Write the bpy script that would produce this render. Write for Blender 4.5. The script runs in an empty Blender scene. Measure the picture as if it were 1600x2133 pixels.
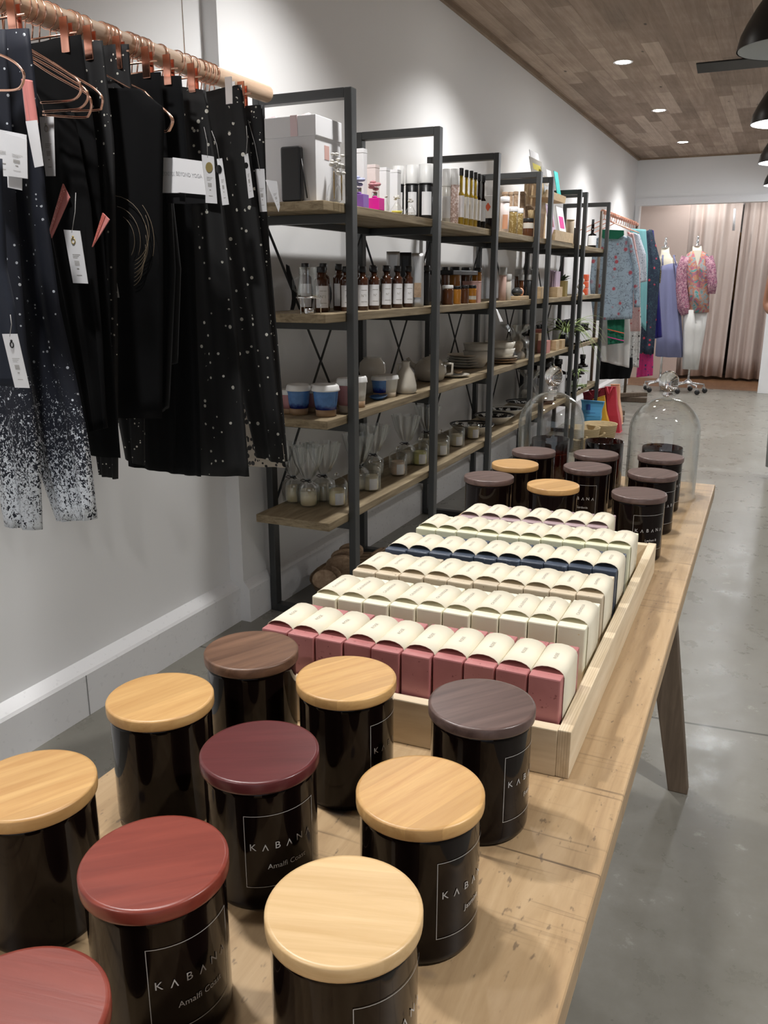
import bpy, bmesh, math, random
from mathutils import Vector, Matrix
random.seed(7)
R = math.radians
PI = math.pi
scene = bpy.context.scene
col = scene.collection
# ---------------------------------------------------------------- camera
CH = 1.179
cam_data = bpy.data.cameras.new('camera')
cam = bpy.data.objects.new('camera', cam_data); col.objects.link(cam); scene.camera = cam
cam_data.sensor_fit = 'VERTICAL'; cam_data.sensor_height = 36.0; cam_data.lens = 1750.0/2133.0*36.0
cam_data.clip_start = 0.02; cam_data.clip_end = 60
pitch, yaw = .2685, -.4327
fw = Vector((math.sin(yaw)*math.cos(pitch), math.cos(yaw)*math.cos(pitch), -math.sin(pitch)))
rt = Vector((math.cos(yaw), -math.sin(yaw), 0)); up = rt.cross(fw)
cam.matrix_world = Matrix(((rt.x, up.x, -fw.x, 0), (rt.y, up.y, -fw.y, 0), (rt.z, up.z, -fw.z, CH), (0, 0, 0, 1)))
# ---------------------------------------------------------------- light and exposure
scene.view_settings.view_transform = 'Standard'; scene.view_settings.look = 'None'
scene.view_settings.gamma = 1; scene.view_settings.use_curve_mapping = False
scene.view_settings.exposure = 0.93
world = bpy.data.worlds.new('room_world'); scene.world = world; world.use_nodes = True
world.node_tree.nodes['Background'].inputs[0].default_value = (.75, .8, .9, 1)
world.node_tree.nodes['Background'].inputs[1].default_value = 0.012
SPOT_W = 62.0; SPOT_C = (1.0, .985, .965); BULB_W = 8.0; BULB_C = (.93, .96, 1.0)
FILL_W = 9.0
def spot_light(x, y, z, w=SPOT_W, size=125, blend=.75):
    d = bpy.data.lights.new('downlight_or_fill_lamp', 'SPOT'); d.energy = w; d.color = SPOT_C
    d.spot_size = R(size); d.spot_blend = blend; d.shadow_soft_size = .05
    o = bpy.data.objects.new('downlight_or_fill_lamp', d); col.objects.link(o); o.location = (x, y, z); return o
def point_light(x, y, z, w):
    d = bpy.data.lights.new('pendant_lamp_bulb', 'POINT'); d.energy = w; d.color = BULB_C; d.shadow_soft_size = .05
    o = bpy.data.objects.new('pendant_lamp_bulb', d); col.objects.link(o); o.location = (x, y, z); return o
wd = bpy.data.lights.new('unseen_fill_light', 'AREA'); wd.shape = 'RECTANGLE'; wd.size = 3.6; wd.size_y = 2.0  # unseen area lamp behind the camera, added as cool fill
wd.energy = FILL_W; wd.color = (.82, .9, 1.0)
wl = bpy.data.objects.new('unseen_fill_light', wd); col.objects.link(wl); wl.location = (1.2, -2.7, 1.3); wl.rotation_euler = (R(90), 0, R(0))
# ---------------------------------------------------------------- materials
def nt(name):
    m = bpy.data.materials.new(name); m.use_nodes = True; n = m.node_tree
    return m, n.nodes, n.links, n.nodes['Principled BSDF']
def mat(name, c, rough=.5, metal=0, **k):
    m, N, L, b = nt(name)
    b.inputs['Base Color'].default_value = (*c, 1); b.inputs['Roughness'].default_value = rough; b.inputs['Metallic'].default_value = metal
    for kk, v in k.items(): b.inputs[kk.replace('_', ' ')].default_value = v
    # a little procedural unevenness of the surface
    t = N.new('ShaderNodeTexNoise'); t.inputs['Scale'].default_value = 60; tc = N.new('ShaderNodeTexCoord'); L.new(tc.outputs['Object'], t.inputs['Vector'])
    mr = N.new('ShaderNodeMapRange'); mr.inputs[3].default_value = max(0, rough-.03); mr.inputs[4].default_value = min(1, rough+.04)
    L.new(t.outputs[0], mr.inputs[0]); L.new(mr.outputs[0], b.inputs['Roughness'])
    return m
def ramp(N, stops):
    r = N.new('ShaderNodeValToRGB'); e = r.color_ramp.elements
    while len(e) < len(stops): e.new(.5)
    for i, (p, c) in enumerate(stops): e[i].position = p; e[i].color = (*c, 1)
    return r
def noise(N, L, vec, scale, detail=4, rough=.55, dist=0):
    t = N.new('ShaderNodeTexNoise'); t.inputs['Scale'].default_value = scale; t.inputs['Detail'].default_value = detail
    t.inputs['Roughness'].default_value = rough; t.inputs['Distortion'].default_value = dist; L.new(vec, t.inputs['Vector']); return t
def mapping(N, L, scale=(1, 1, 1), rot=(0, 0, 0), loc=(0, 0, 0), kind='Object', rnd=False):
    tc = N.new('ShaderNodeTexCoord'); mp = N.new('ShaderNodeMapping'); L.new(tc.outputs[kind], mp.inputs['Vector'])
    mp.inputs['Scale'].default_value = scale; mp.inputs['Rotation'].default_value = rot; mp.inputs['Location'].default_value = loc
    if rnd:
        oi = N.new('ShaderNodeObjectInfo'); ad = N.new('ShaderNodeVectorMath'); ad.operation = 'ADD'; sc = N.new('ShaderNodeVectorMath'); sc.operation = 'SCALE'
        L.new(oi.outputs['Random'], sc.inputs['Scale']); sc.inputs[0].default_value = (13, 7, 3); L.new(mp.outputs[0], ad.inputs[0]); L.new(sc.outputs[0], ad.inputs[1]); return ad.outputs[0]
    return mp.outputs[0]
def mixc(N, L, fac, a, b, mode='MIX'):
    m = N.new('ShaderNodeMix'); m.data_type = 'RGBA'; m.blend_type = mode
    for s, v in ((0, fac), (6, a), (7, b)):
        if isinstance(v, (int, float)): m.inputs[s].default_value = v
        elif isinstance(v, tuple): m.inputs[s].default_value = (*v, 1)
        else: L.new(v, m.inputs[s])
    return m.outputs[2]
def math_(N, L, op, a, b=None):
    m = N.new('ShaderNodeMath'); m.operation = op
    for i, v in ((0, a), (1, b)):
        if v is None: continue
        if isinstance(v, (int, float)): m.inputs[i].default_value = v
        else: L.new(v, m.inputs[i])
    return m.outputs[0]
def maprange(N, L, v, a, b, c=0, d=1):
    m = N.new('ShaderNodeMapRange'); L.new(v, m.inputs[0])
    for i, x in ((1, a), (2, b), (3, c), (4, d)): m.inputs[i].default_value = x
    return m.outputs[0]
def bump(N, L, b, h, strength=.2, dist=.002):
    bp = N.new('ShaderNodeBump'); bp.inputs['Strength'].default_value = strength; bp.inputs['Distance'].default_value = dist
    L.new(h, bp.inputs['Height']); L.new(bp.outputs[0], b.inputs['Normal'])
def wood(name, dark, light, scale=(3, 40, 40), rough=.5, rnd=True, bands=None, rot=(0, 0, 0), streak=.6):
    m, N, L, b = nt(name)
    v = mapping(N, L, scale, rot, rnd=rnd)
    n = noise(N, L, v, 1.6, 5, .6, .6)
    r = ramp(N, [(.3, dark), (.72, light)]); L.new(n.outputs[0], r.inputs[0])
    c = r.outputs[0]
    if bands:
        v2 = mapping(N, L, (1, 1, 1), rot, rnd=rnd); sp = N.new('ShaderNodeSeparateXYZ'); L.new(v2, sp.inputs[0])
        f = math_(N, L, 'FLOOR', math_(N, L, 'MULTIPLY', sp.outputs[1], bands))
        w = N.new('ShaderNodeTexWhiteNoise'); w.noise_dimensions = '1D'; L.new(f, w.inputs['W'])
        c = mixc(N, L, maprange(N, L, w.outputs[0], 0, 1, .0, .5), c, tuple(x*.72 for x in dark))
    L.new(c, b.inputs['Base Color']); b.inputs['Roughness'].default_value = rough
    bump(N, L, b, n.outputs[0], .12, .001)
    return m
MAT = {}
MAT['wall'] = mat('white_wall_paint', (.84, .84, .842), .55)
MAT['trim'] = mat('white_trim_paint', (.83, .83, .84), .28)
MAT['bamboo'] = wood('bamboo_lid_wood', (.50, .27, .095), (.69, .43, .175), (5, 70, 70), .38, bands=60)
MAT['bamboo_pale'] = wood('pale_bamboo_lid_wood', (.60, .39, .18), (.77, .55, .30), (5, 70, 70), .36, bands=45)
MAT['walnut'] = wood('walnut_lid_wood', (.070, .043, .037), (.16, .103, .09), (5, 70, 70), .33)
MAT['walnut_warm'] = wood('warm_walnut_lid_wood', (.085, .040, .022), (.20, .105, .062), (5, 60, 60), .42)
MAT['redwood'] = wood('mahogany_red_lid_stain', (.17, .030, .020), (.25, .050, .032), (6, 60, 60), .32)
MAT['maroon'] = wood('maroon_lid_stain', (.085, .016, .017), (.12, .026, .026), (6, 60, 60), .32)
MAT['shelfwood'] = wood('weathered_shelf_oak', (.17, .125, .07), (.42, .335, .215), (18, 3, 60), .6)
MAT['shelfwood'].node_tree.nodes['Principled BSDF'].inputs['Specular IOR Level'].default_value = .3
MAT['legwood'] = wood('dark_table_leg_oak', (.09, .062, .04), (.17, .122, .083), (40, 40, 4), .6)
MAT['rodwood'] = wood('pale_dowel_wood', (.52, .34, .22), (.72, .52, .37), (60, 5, 60), .5)
MAT['driftwood'] = wood('cut_driftwood', (.24, .15, .09), (.50, .36, .24), (30, 30, 30), .8)
MAT['lightwood'] = wood('light_craft_wood', (.50, .35, .19), (.70, .53, .33), (8, 30, 30), .55)
def table_material():
    m, N, L, b = nt('worn_table_timber')
    v = mapping(N, L, (26, 2.2, 30)); n = noise(N, L, v, 1.5, 6, .65, .5)
    r = ramp(N, [(.25, (.28, .175, .090)), (.5, (.42, .285, .155)), (.78, (.53, .38, .225))]); L.new(n.outputs[0], r.inputs[0])
    # boards run across the width in places: saw marks, crosswise dark scratches
    v2 = mapping(N, L, (4, 130, 4)); s = noise(N, L, v2, 1.3, 3, .6, .1)
    patch = noise(N, L, mapping(N, L, (3, 4, 3), loc=(3.1, .4, 0)), 1.7, 2)
    saw = math_(N, L, 'MULTIPLY', maprange(N, L, s.outputs[0], .56, .70), maprange(N, L, patch.outputs[0], .47, .60))
    c = mixc(N, L, math_(N, L, 'MULTIPLY', saw, .8), r.outputs[0], (.07, .045, .028))
    # small blue-black knots and nail stains
    vo = N.new('ShaderNodeTexVoronoi'); vo.inputs['Scale'].default_value = 1; L.new(mapping(N, L, (14, 22, 14), loc=(.3, .7, 0)), vo.inputs['Vector'])
    sepc = N.new('ShaderNodeSeparateColor'); L.new(vo.outputs['Color'], sepc.inputs[0])
    st = math_(N, L, 'MULTIPLY', maprange(N, L, vo.outputs['Distance'], .2, .1), maprange(N, L, sepc.outputs[0], .80, .84))
    c = mixc(N, L, math_(N, L, 'MULTIPLY', st, .8), c, (.07, .065, .075))
    speck = noise(N, L, mapping(N, L, (160, 60, 100)), 1.3, 2); c = mixc(N, L, maprange(N, L, speck.outputs[0], .66, .74, 0, .6), c, (.10, .07, .05))
    L.new(c, b.inputs['Base Color']); b.inputs['Roughness'].default_value = .42
    bump(N, L, b, n.outputs[0], .15, .001); return m
MAT['table'] = table_material()
def ply_material(axis):
    m, N, L, b = nt('birch_plywood')
    n = noise(N, L, mapping(N, L, (60, 4, 30) if axis == 0 else (4, 60, 30)), 1.4, 5, .6, .4)
    r = ramp(N, [(.3, (.62, .49, .32)), (.7, (.82, .70, .52))]); L.new(n.outputs[0], r.inputs[0])
    tc = N.new('ShaderNodeTexCoord'); sp = N.new('ShaderNodeSeparateXYZ'); L.new(tc.outputs['Object'], sp.inputs[0])
    w = math_(N, L, 'SINE', math_(N, L, 'MULTIPLY', sp.outputs[axis], 2600.0))
    geo = N.new('ShaderNodeNewGeometry'); gs = N.new('ShaderNodeSeparateXYZ'); L.new(geo.outputs['Normal'], gs.inputs[0])
    edge = maprange(N, L, math_(N, L, 'ABSOLUTE', gs.outputs[axis]), .7, .3)
    c = mixc(N, L, math_(N, L, 'MULTIPLY', math_(N, L, 'MULTIPLY', maprange(N, L, w, .2, .9), .45), edge), r.outputs[0], (.42, .29, .16))
    L.new(c, b.inputs['Base Color']); b.inputs['Roughness'].default_value = .55; return m
MAT['ply_x'] = ply_material(0); MAT['ply_y'] = ply_material(1)
def ceiling_material():
    m, N, L, b = nt('reclaimed_plank_ceiling')
    v = mapping(N, L, (1, 1, 1), (0, 0, R(90)))
    br = N.new('ShaderNodeTexBrick'); L.new(v, br.inputs['Vector']); br.inputs['Scale'].default_value = 1
    br.inputs['Brick Width'].default_value = .85; br.inputs['Row Height'].default_value = .10; br.inputs['Mortar Size'].default_value = .0015
    br.inputs['Color1'].default_value = (.0, .0, .0, 1); br.inputs['Color2'].default_value = (1, 1, 1, 1); br.inputs['Mortar'].default_value = (0, 0, 0, 1)
    br.offset = .37; br.offset_frequency = 3
    n = noise(N, L, mapping(N, L, (28, 1.8, 10)), 1.4, 6, .65, .5); p = noise(N, L, mapping(N, L, (2, 2, 2)), 1.7, 3)
    f = math_(N, L, 'ADD', math_(N, L, 'MULTIPLY', br.outputs[0], .36), math_(N, L, 'ADD', math_(N, L, 'MULTIPLY', n.outputs[0], .55), math_(N, L, 'MULTIPLY', p.outputs[0], .38)))
    r = ramp(N, [(.30, (.165, .115, .08)), (.62, (.33, .24, .18)), (.98, (.58, .47, .38))]); L.new(f, r.inputs[0])
    kn = N.new('ShaderNodeTexVoronoi'); kn.inputs['Scale'].default_value = 1; L.new(mapping(N, L, (6, 2.4, 1)), kn.inputs['Vector'])
    c = mixc(N, L, maprange(N, L, kn.outputs['Distance'], .07, .03), r.outputs[0], (.05, .035, .025))
    L.new(c, b.inputs['Base Color']); b.inputs['Roughness'].default_value = .7; return m
MAT['ceiling'] = ceiling_material()
def floor_material():
    m, N, L, b = nt('polished_concrete')
    v = mapping(N, L); n = noise(N, L, v, 1.3, 8, .62, .3); n2 = noise(N, L, v, 9, 6, .7); n3 = noise(N, L, v, 85, 3, .6)
    f = math_(N, L, 'ADD', math_(N, L, 'MULTIPLY', n.outputs[0], .6), math_(N, L, 'MULTIPLY', n2.outputs[0], .4))
    r = ramp(N, [(.32, (.19, .18, .152)), (.52, (.235, .225, .195)), (.70, (.30, .29, .26))]); L.new(f, r.inputs[0])
    c = mixc(N, L, maprange(N, L, n3.outputs[0], .68, .76, 0, .3), r.outputs[0], (.07, .065, .055))
    c = mixc(N, L, maprange(N, L, n2.outputs[0], .63, .72, 0, .55), c, (.52, .51, .47))
    sp = N.new('ShaderNodeSeparateXYZ'); L.new(v, sp.inputs[0])
    yy = math_(N, L, 'ABSOLUTE', math_(N, L, 'SUBTRACT', math_(N, L, 'ADD', sp.outputs[1], math_(N, L, 'MULTIPLY', sp.outputs[0], -.10)), 2.257))
    c = mixc(N, L, maprange(N, L, yy, .006, .003, 0, .8), c, (.05, .047, .04))
    L.new(c, b.inputs['Base Color'])
    L.new(maprange(N, L, n2.outputs[0], .3, .7, .22, .42), b.inputs['Roughness']); b.inputs['Specular IOR Level'].default_value = .45
    bump(N, L, b, n3.outputs[0], .05, .001); return m
MAT['floor'] = floor_material()
MAT['woodfloor'] = wood('orange_timber_floor', (.20, .095, .045), (.33, .18, .09), (20, 3, 4), .4, bands=8)
MAT['frame'] = mat('charcoal_powder_coat', (.040, .042, .042), .42)
MAT['black'] = mat('black_plastic', (.012, .012, .013), .35)
MAT['blackglass'] = mat('black_amber_glass', (.006, .003, .0027), .05, Specular_IOR_Level=.22)
MAT['print'] = mat('pale_grey_print', (.50, .49, .48), .5)
MAT['soapprint'] = mat('grey_sleeve_print', (.34, .32, .29), .6)
MAT['paper'] = mat('cream_paper_sleeve', (.76, .70, .555), .7)
MAT['white'] = mat('white_card', (.82, .82, .84), .6)
MAT['whiteplastic'] = mat('white_plastic', (.84, .84, .83), .35)
MAT['copper'] = mat('rose_copper_metal', (.95, .50, .38), .16, 1)
MAT['steel'] = mat('chrome_steel', (.75, .75, .76), .18, 1)
MAT['amber'] = mat('amber_bottle_glass', (.055, .018, .008), .08, Coat_Weight=.4)
MAT['wax'] = mat('cream_candle_wax', (.94, .80, .50), .5, Subsurface_Weight=.1)
MAT['waxpale'] = mat('pale_candle_wax', (.92, .83, .62), .5)
MAT['waxpeach'] = mat('peach_candle_wax', (.92, .70, .52), .5)
MAT['waxgreen'] = mat('lime_candle_wax', (.86, .82, .34), .5)
def speck_mat(name, base, speckc, scale, thr, rough=.5, lo=None):
    m, N, L, b = nt(name); v = mapping(N, L, rnd=True); n = noise(N, L, v, scale, 3, .6); n2 = noise(N, L, v, 22, 3)
    c = mixc(N, L, maprange(N, L, n2.outputs[0], .35, .7), base, lo or tuple(x*.8 for x in base))
    c = mixc(N, L, maprange(N, L, n.outputs[0], thr, thr+.05), c, speckc); L.new(c, b.inputs['Base Color'])
    b.inputs['Roughness'].default_value = rough; bump(N, L, b, n2.outputs[0], .25, .002); return m
MAT['soap_rose'] = speck_mat('rose_soap', (.47, .185, .18), (.22, .06, .06), 220, .66, .45, (.38, .135, .135))
MAT['soap_cream'] = speck_mat('cream_soap', (.82, .79, .63), (.70, .48, .15), 140, .72, .4, (.80, .76, .58))
MAT['soap_sand'] = speck_mat('sand_soap', (.62, .52, .38), (.22, .16, .10), 260, .66, .5, (.55, .47, .36))
MAT['soap_blue'] = speck_mat('slate_blue_soap', (.055, .072, .105), (.11, .14, .19), 60, .6, .4)
MAT['soap_green'] = speck_mat('pale_green_soap', (.72, .72, .50), (.12, .08, .04), 170, .72, .45, (.76, .74, .58))
MAT['soap_mauve'] = speck_mat('mauve_soap', (.45, .33, .35), (.3, .2, .22), 100, .7, .45)
def thin_glass(name, tint=(1, 1, 1), lo=.04, hi=.75, power=3.0, rough=.03):
    m = bpy.data.materials.new(name); m.use_nodes = True; N = m.node_tree.nodes; L = m.node_tree.links; N.clear()
    o = N.new('ShaderNodeOutputMaterial'); tr = N.new('ShaderNodeBsdfTransparent'); gl = N.new('ShaderNodeBsdfGlossy'); mx = N.new('ShaderNodeMixShader')
    lw = N.new('ShaderNodeLayerWeight'); lw.inputs[0].default_value = .5
    p = math_(N, L, 'POWER', lw.outputs['Facing'], power); f = maprange(N, L, p, 0, 1, lo, hi)
    tr.inputs[0].default_value = (*tint, 1); gl.inputs[0].default_value = (.9, .93, .93, 1)
    n = noise(N, L, mapping(N, L), 30, 1); L.new(maprange(N, L, n.outputs[0], 0, 1, rough*.6, rough*1.4), gl.inputs['Roughness'])
    L.new(f, mx.inputs[0]); L.new(tr.outputs[0], mx.inputs[1]); L.new(gl.outputs[0], mx.inputs[2]); L.new(mx.outputs[0], o.inputs[0]); return m
MAT['glass'] = thin_glass('clear_glass', (.99, .993, .99), .035, 1.0, 3.2, .012)
MAT['jarglass'] = thin_glass('thin_candle_glass', (.975, .98, .975), .04, .65, 2.2)
MAT['cello'] = thin_glass('crumpled_cellophane', (.93, .93, .92), .16, .5, 1.2, .22)
# ---------------------------------------------------------------- geometry helpers
class MB:
    def __init__(s): s.bm = bmesh.new(); s.sm = False
    def box(s, x0, x1, y0, y1, z0, z1):
        v = [s.bm.verts.new(p) for p in ((x0,y0,z0),(x1,y0,z0),(x1,y1,z0),(x0,y1,z0),(x0,y0,z1),(x1,y0,z1),(x1,y1,z1),(x0,y1,z1))]
        for f in ((3,2,1,0),(4,5,6,7),(0,1,5,4),(1,2,6,5),(2,3,7,6),(3,0,4,7)): s.bm.faces.new([v[i] for i in f])
        return s
    def hexa(s, p):   # 8 points, bottom ring then top ring
        v = [s.bm.verts.new(q) for q in p]
        for f in ((3,2,1,0),(4,5,6,7),(0,1,5,4),(1,2,6,5),(2,3,7,6),(3,0,4,7)): s.bm.faces.new([v[i] for i in f])
        return s
    def lathe(s, prof, seg=32, c=(0, 0, 0), cap0=True, cap1=True, sx=1, sy=1):
        rings = []
        for r, z in prof: rings.append([s.bm.verts.new((c[0]+sx*r*math.cos(2*PI*i/seg), c[1]+sy*r*math.sin(2*PI*i/seg), c[2]+z)) for i in range(seg)])
        for a, b in zip(rings, rings[1:]):
            for i in range(seg):
                f = s.bm.faces.new((a[i], a[(i+1) % seg], b[(i+1) % seg], b[i])); f.smooth = True
        if cap0: s.bm.faces.new(rings[0][::-1])
        if cap1: s.bm.faces.new(rings[-1])
        return s
    def tube(s, pts, r, seg=8, closed=False, rr=None):
        pts = [Vector(p) for p in pts]; rings = []; n = len(pts); ref = None
        for i, p in enumerate(pts):
            a = pts[i-1] if i or closed else p; b = pts[(i+1) % n] if i < n-1 or closed else p
            t = (b-a).normalized()
            if ref is None:
                ref = t.cross(Vector((0, 0, 1)))
                if ref.length < .1: ref = t.cross(Vector((0, 1, 0)))
            u = (ref - t*ref.dot(t)).normalized(); w = t.cross(u); ref = u; q = rr[i] if rr else r
            rings.append([s.bm.verts.new(p+u*q*math.cos(2*PI*k/seg)+w*q*math.sin(2*PI*k/seg)) for k in range(seg)])
        for i in range(n if closed else n-1):
            a, b = rings[i], rings[(i+1) % n]
            for k in range(seg):
                f = s.bm.faces.new((a[k], a[(k+1) % seg], b[(k+1) % seg], b[k])); f.smooth = True
        if not closed: s.bm.faces.new(rings[0][::-1]); s.bm.faces.new(rings[-1])
        return s
    def prism(s, poly, d, smooth=False):   # 3-D polygon extruded by vector d
        d = Vector(d); a = [s.bm.verts.new(p) for p in poly]; b = [s.bm.verts.new(Vector(p)+d) for p in poly]; n = len(a)
        s.bm.faces.new(a); s.bm.faces.new(b[::-1])
        for i in range(n): s.bm.faces.new((a[(i+1) % n], a[i], b[i], b[(i+1) % n]))
        return s
    def loft(s, secs, seg=28, amp=0, k=9, cap=True, ph=0):   # (x,y,z,rx,ry[,amp])
        rings = []
        for q in secs:
            x, y, z, rx, ry = q[:5]; am = q[5] if len(q) > 5 else amp
            rings.append([s.bm.verts.new((x+(rx+am*math.sin(k*t+ph))*math.cos(t), y+(ry+am*math.sin(k*t+ph))*math.sin(t), z)) for t in [2*PI*i/seg for i in range(seg)]])
        for a, b in zip(rings, rings[1:]):
            for i in range(seg): f = s.bm.faces.new((a[i], a[(i+1) % seg], b[(i+1) % seg], b[i])); f.smooth = True
        if cap: s.bm.faces.new(rings[0][::-1]); s.bm.faces.new(rings[-1])
        return s
    def cloth(s, L_, R_, t=.012, amp=.004, waves=3, nu=18, nv=26, seed=0):
        # ruled panel between a left and a right edge (3-D polylines), with thickness in y and vertical folds
        def samp(P, v):
            f = v*(len(P)-1); i = min(int(f), len(P)-2); q = f-i
            return Vector(P[i]).lerp(Vector(P[i+1]), q)
        rnd = random.Random(seed); ph = rnd.uniform(0, 6); ph2 = rnd.uniform(0, 6); front = []; back = []
        for j in range(nv+1):
            v = j/nv; a = samp(L_, v); b = samp(R_, v); fr = []; bk = []
            for i in range(nu+1):
                u = i/nu; p = a.lerp(b, u); e = math.sqrt(max(0, 1-(2*u-1)**2))
                w = amp*(.4+.6*v)*(math.sin(waves*2*PI*u+ph+1.2*v)+.5*math.sin(waves*3.7*PI*u+ph2-2*v))
                fr.append(s.bm.verts.new(p+Vector((0, -t*.5*e+w, 0))))
                bk.append(fr[-1] if i in (0, nu) else s.bm.verts.new(p+Vector((0, t*.5*e+w, 0))))
            front.append(fr); back.append(bk)
        for j in range(nv):
            for i in range(nu):
                for g, o in ((front, 1), (back, -1)):
                    q = (g[j][i], g[j+1][i], g[j+1][i+1], g[j][i+1]); f = s.bm.faces.new(q if o == 1 else q[::-1]); f.smooth = True
        for row in (0, nv):
            for i in range(nu):
                q = [front[row][i], front[row][i+1], back[row][i+1], back[row][i]]; q2 = []
                for x in q:
                    if x not in q2: q2.append(x)
                if len(q2) > 2: s.bm.faces.new(q2)
        return s
    def ball(s, c, r, seg=16, sc=(1, 1, 1)):
        pr = [(max(1e-4, r*math.sin(PI*i/(seg//2))), -r*math.cos(PI*i/(seg//2))*sc[2]) for i in range(seg//2+1)]
        return s.lathe(pr, seg, c, sx=sc[0], sy=sc[1])
    def move(s, m):
        bmesh.ops.transform(s.bm, matrix=m, verts=s.bm.verts); return s
    def bevel(s, w, seg=2, ang=40):
        bmesh.ops.remove_doubles(s.bm, verts=s.bm.verts, dist=1e-6)
        e = [x for x in s.bm.edges if len(x.link_faces) == 2 and x.calc_face_angle(0) > R(ang)]
        bmesh.ops.bevel(s.bm, geom=e, offset=w, segments=seg, profile=.6, affect='EDGES', clamp_overlap=True); return s
    def build(s, name, m, parent=None, loc=(0, 0, 0), rz=0, label=None):
        bmesh.ops.recalc_face_normals(s.bm, faces=s.bm.faces)
        me = bpy.data.meshes.new(name); s.bm.to_mesh(me); s.bm.free()
        me.materials.append(MAT[m] if isinstance(m, str) else m)
        o = bpy.data.objects.new(name, me); col.objects.link(o); o.location = loc; o.rotation_euler = (0, 0, rz)
        if parent is not None: o.parent = parent
        if label: o['label'] = label
        return o
def tag(o, label, cat, group=None, kind=None):
    o['label'] = label; o['category'] = cat
    if group: o['group'] = group
    if kind: o['kind'] = kind
    return o
def thing(name, label, cat, loc=(0, 0, 0), rz=0, group=None):
    o = bpy.data.objects.new(name, None); col.objects.link(o); o.empty_display_size = .02
    o.location = loc; o.rotation_euler = (0, 0, rz); return tag(o, label, cat, group)
def struct(o, label=None):
    o['kind'] = 'structure'
    if label: o['label'] = label
    return o
def dup(root, loc, rz, label, group=None):
    r = root.copy(); col.objects.link(r); r.location = loc; r.rotation_euler = (0, 0, rz); r['label'] = label
    if group: r['group'] = group
    for ch in list(root.children):
        c = ch.copy(); col.objects.link(c); c.parent = r
        for g in list(ch.children):
            d = g.copy(); col.objects.link(d); d.parent = c
    return r
def text_mesh(txt, size, spacing=1.0, align='CENTER', thick=0.0):
    cu = bpy.data.curves.new('lettering', 'FONT'); cu.body = txt; cu.size = size; cu.align_x = align; cu.align_y = 'CENTER'
    cu.space_character = spacing; cu.extrude = thick; cu.resolution_u = 3
    o = bpy.data.objects.new('lettering', cu); col.objects.link(o); bpy.context.view_layer.update()
    dg = bpy.context.evaluated_depsgraph_get(); me = bpy.data.meshes.new_from_object(o.evaluated_get(dg))
    bpy.data.objects.remove(o); bpy.data.curves.remove(cu); return me
def mesh_obj(name, me, m, parent=None, loc=(0, 0, 0)):
    me.materials.clear(); me.materials.append(MAT[m] if isinstance(m, str) else m)
    o = bpy.data.objects.new(name, me); col.objects.link(o); o.location = loc
    if parent is not None: o.parent = parent
    return o
def wrap(me, rad, zc, phi):   # flat lettering onto a cylinder facing azimuth phi
    for v in me.vertices:
        a = phi+v.co.x/rad; v.co = Vector((rad*math.cos(a), rad*math.sin(a), zc+v.co.y))
    return me
ORD = ['first', 'second', 'third', 'fourth', 'fifth', 'sixth', 'seventh', 'eighth', 'ninth', 'tenth', 'eleventh', 'twelfth', 'thirteenth', 'fourteenth', 'fifteenth', 'sixteenth', 'seventeenth', 'eighteenth', 'nineteenth', 'twentieth', 'twenty-first', 'twenty-second']
TZ = 0.7272
# ================================================================ THE ROOM
WX = -1.63; NX = -1.685; FY = 10.2; CZ = 2.475; RX = 3.6; BY = -3.0
b = MB(); b.box(-1.9, RX+.2, BY-.2, FY, -.1, 0); struct(b.build('floor', 'floor'), 'grey polished concrete floor with a joint line')
b = MB(); b.box(-1.9, RX+.2, BY-.2, FY+.2, CZ, CZ+.1); struct(b.build('ceiling', 'ceiling'), 'reclaimed brown plank ceiling')
b = MB(); b.box(NX-.2, NX, BY-.2, 2.34, 0, CZ).box(NX-.2, WX, 2.34, FY+.2, 0, CZ); struct(b.build('wall_left', 'wall'), 'white side wall with a shallow step')
b = MB(); b.box(RX, RX+.2, BY-.2, FY+.2, 0, CZ); struct(b.build('wall_right', 'wall'))
b = MB(); b.box(-1.9, RX+.2, BY-.2, BY, 0, CZ); struct(b.build('wall_front', 'wall'))
# far wall with the opening to the curtained fitting rooms
OX0 = -1.575; OZ = 1.985; OX1 = -.15
b = MB(); b.box(-1.9, OX0, FY, FY+.12, 0, CZ).box(OX0, OX1, FY, FY+.12, OZ, CZ).box(OX1, RX+.2, FY, FY+.12, 0, CZ)
struct(b.build('wall_back', 'wall'), 'white end wall with a wide opening')
b = MB(); b.box(OX0-.07, RX, FY-.015, FY-.001, OZ, OZ+.075).box(OX0-.045, OX0, FY-.012, FY-.001, 0, OZ).box(OX1, OX1+.1, FY-.02, FY-.001, 0, OZ)
struct(b.build('trim_1', 'trim'), 'white trim around the fitting room opening')
b = MB(); b.box(-1.9, RX, FY, FY+2.2, -.1, .0); struct(b.build('floor_fitting_room', 'woodfloor'), 'orange timber floor in front of the curtains')
b = MB(); b.box(-1.9, -1.85, FY+.12, FY+2.2, 0, CZ).box(RX, RX+.1, FY+.12, FY+2.2, 0, CZ).box(-1.9, RX, FY+2.2, FY+2.3, 0, CZ).box(-1.9, RX, FY+.12, FY+2.2, CZ, CZ+.05); struct(b.build('wall_fitting_room', 'wall'))
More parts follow.
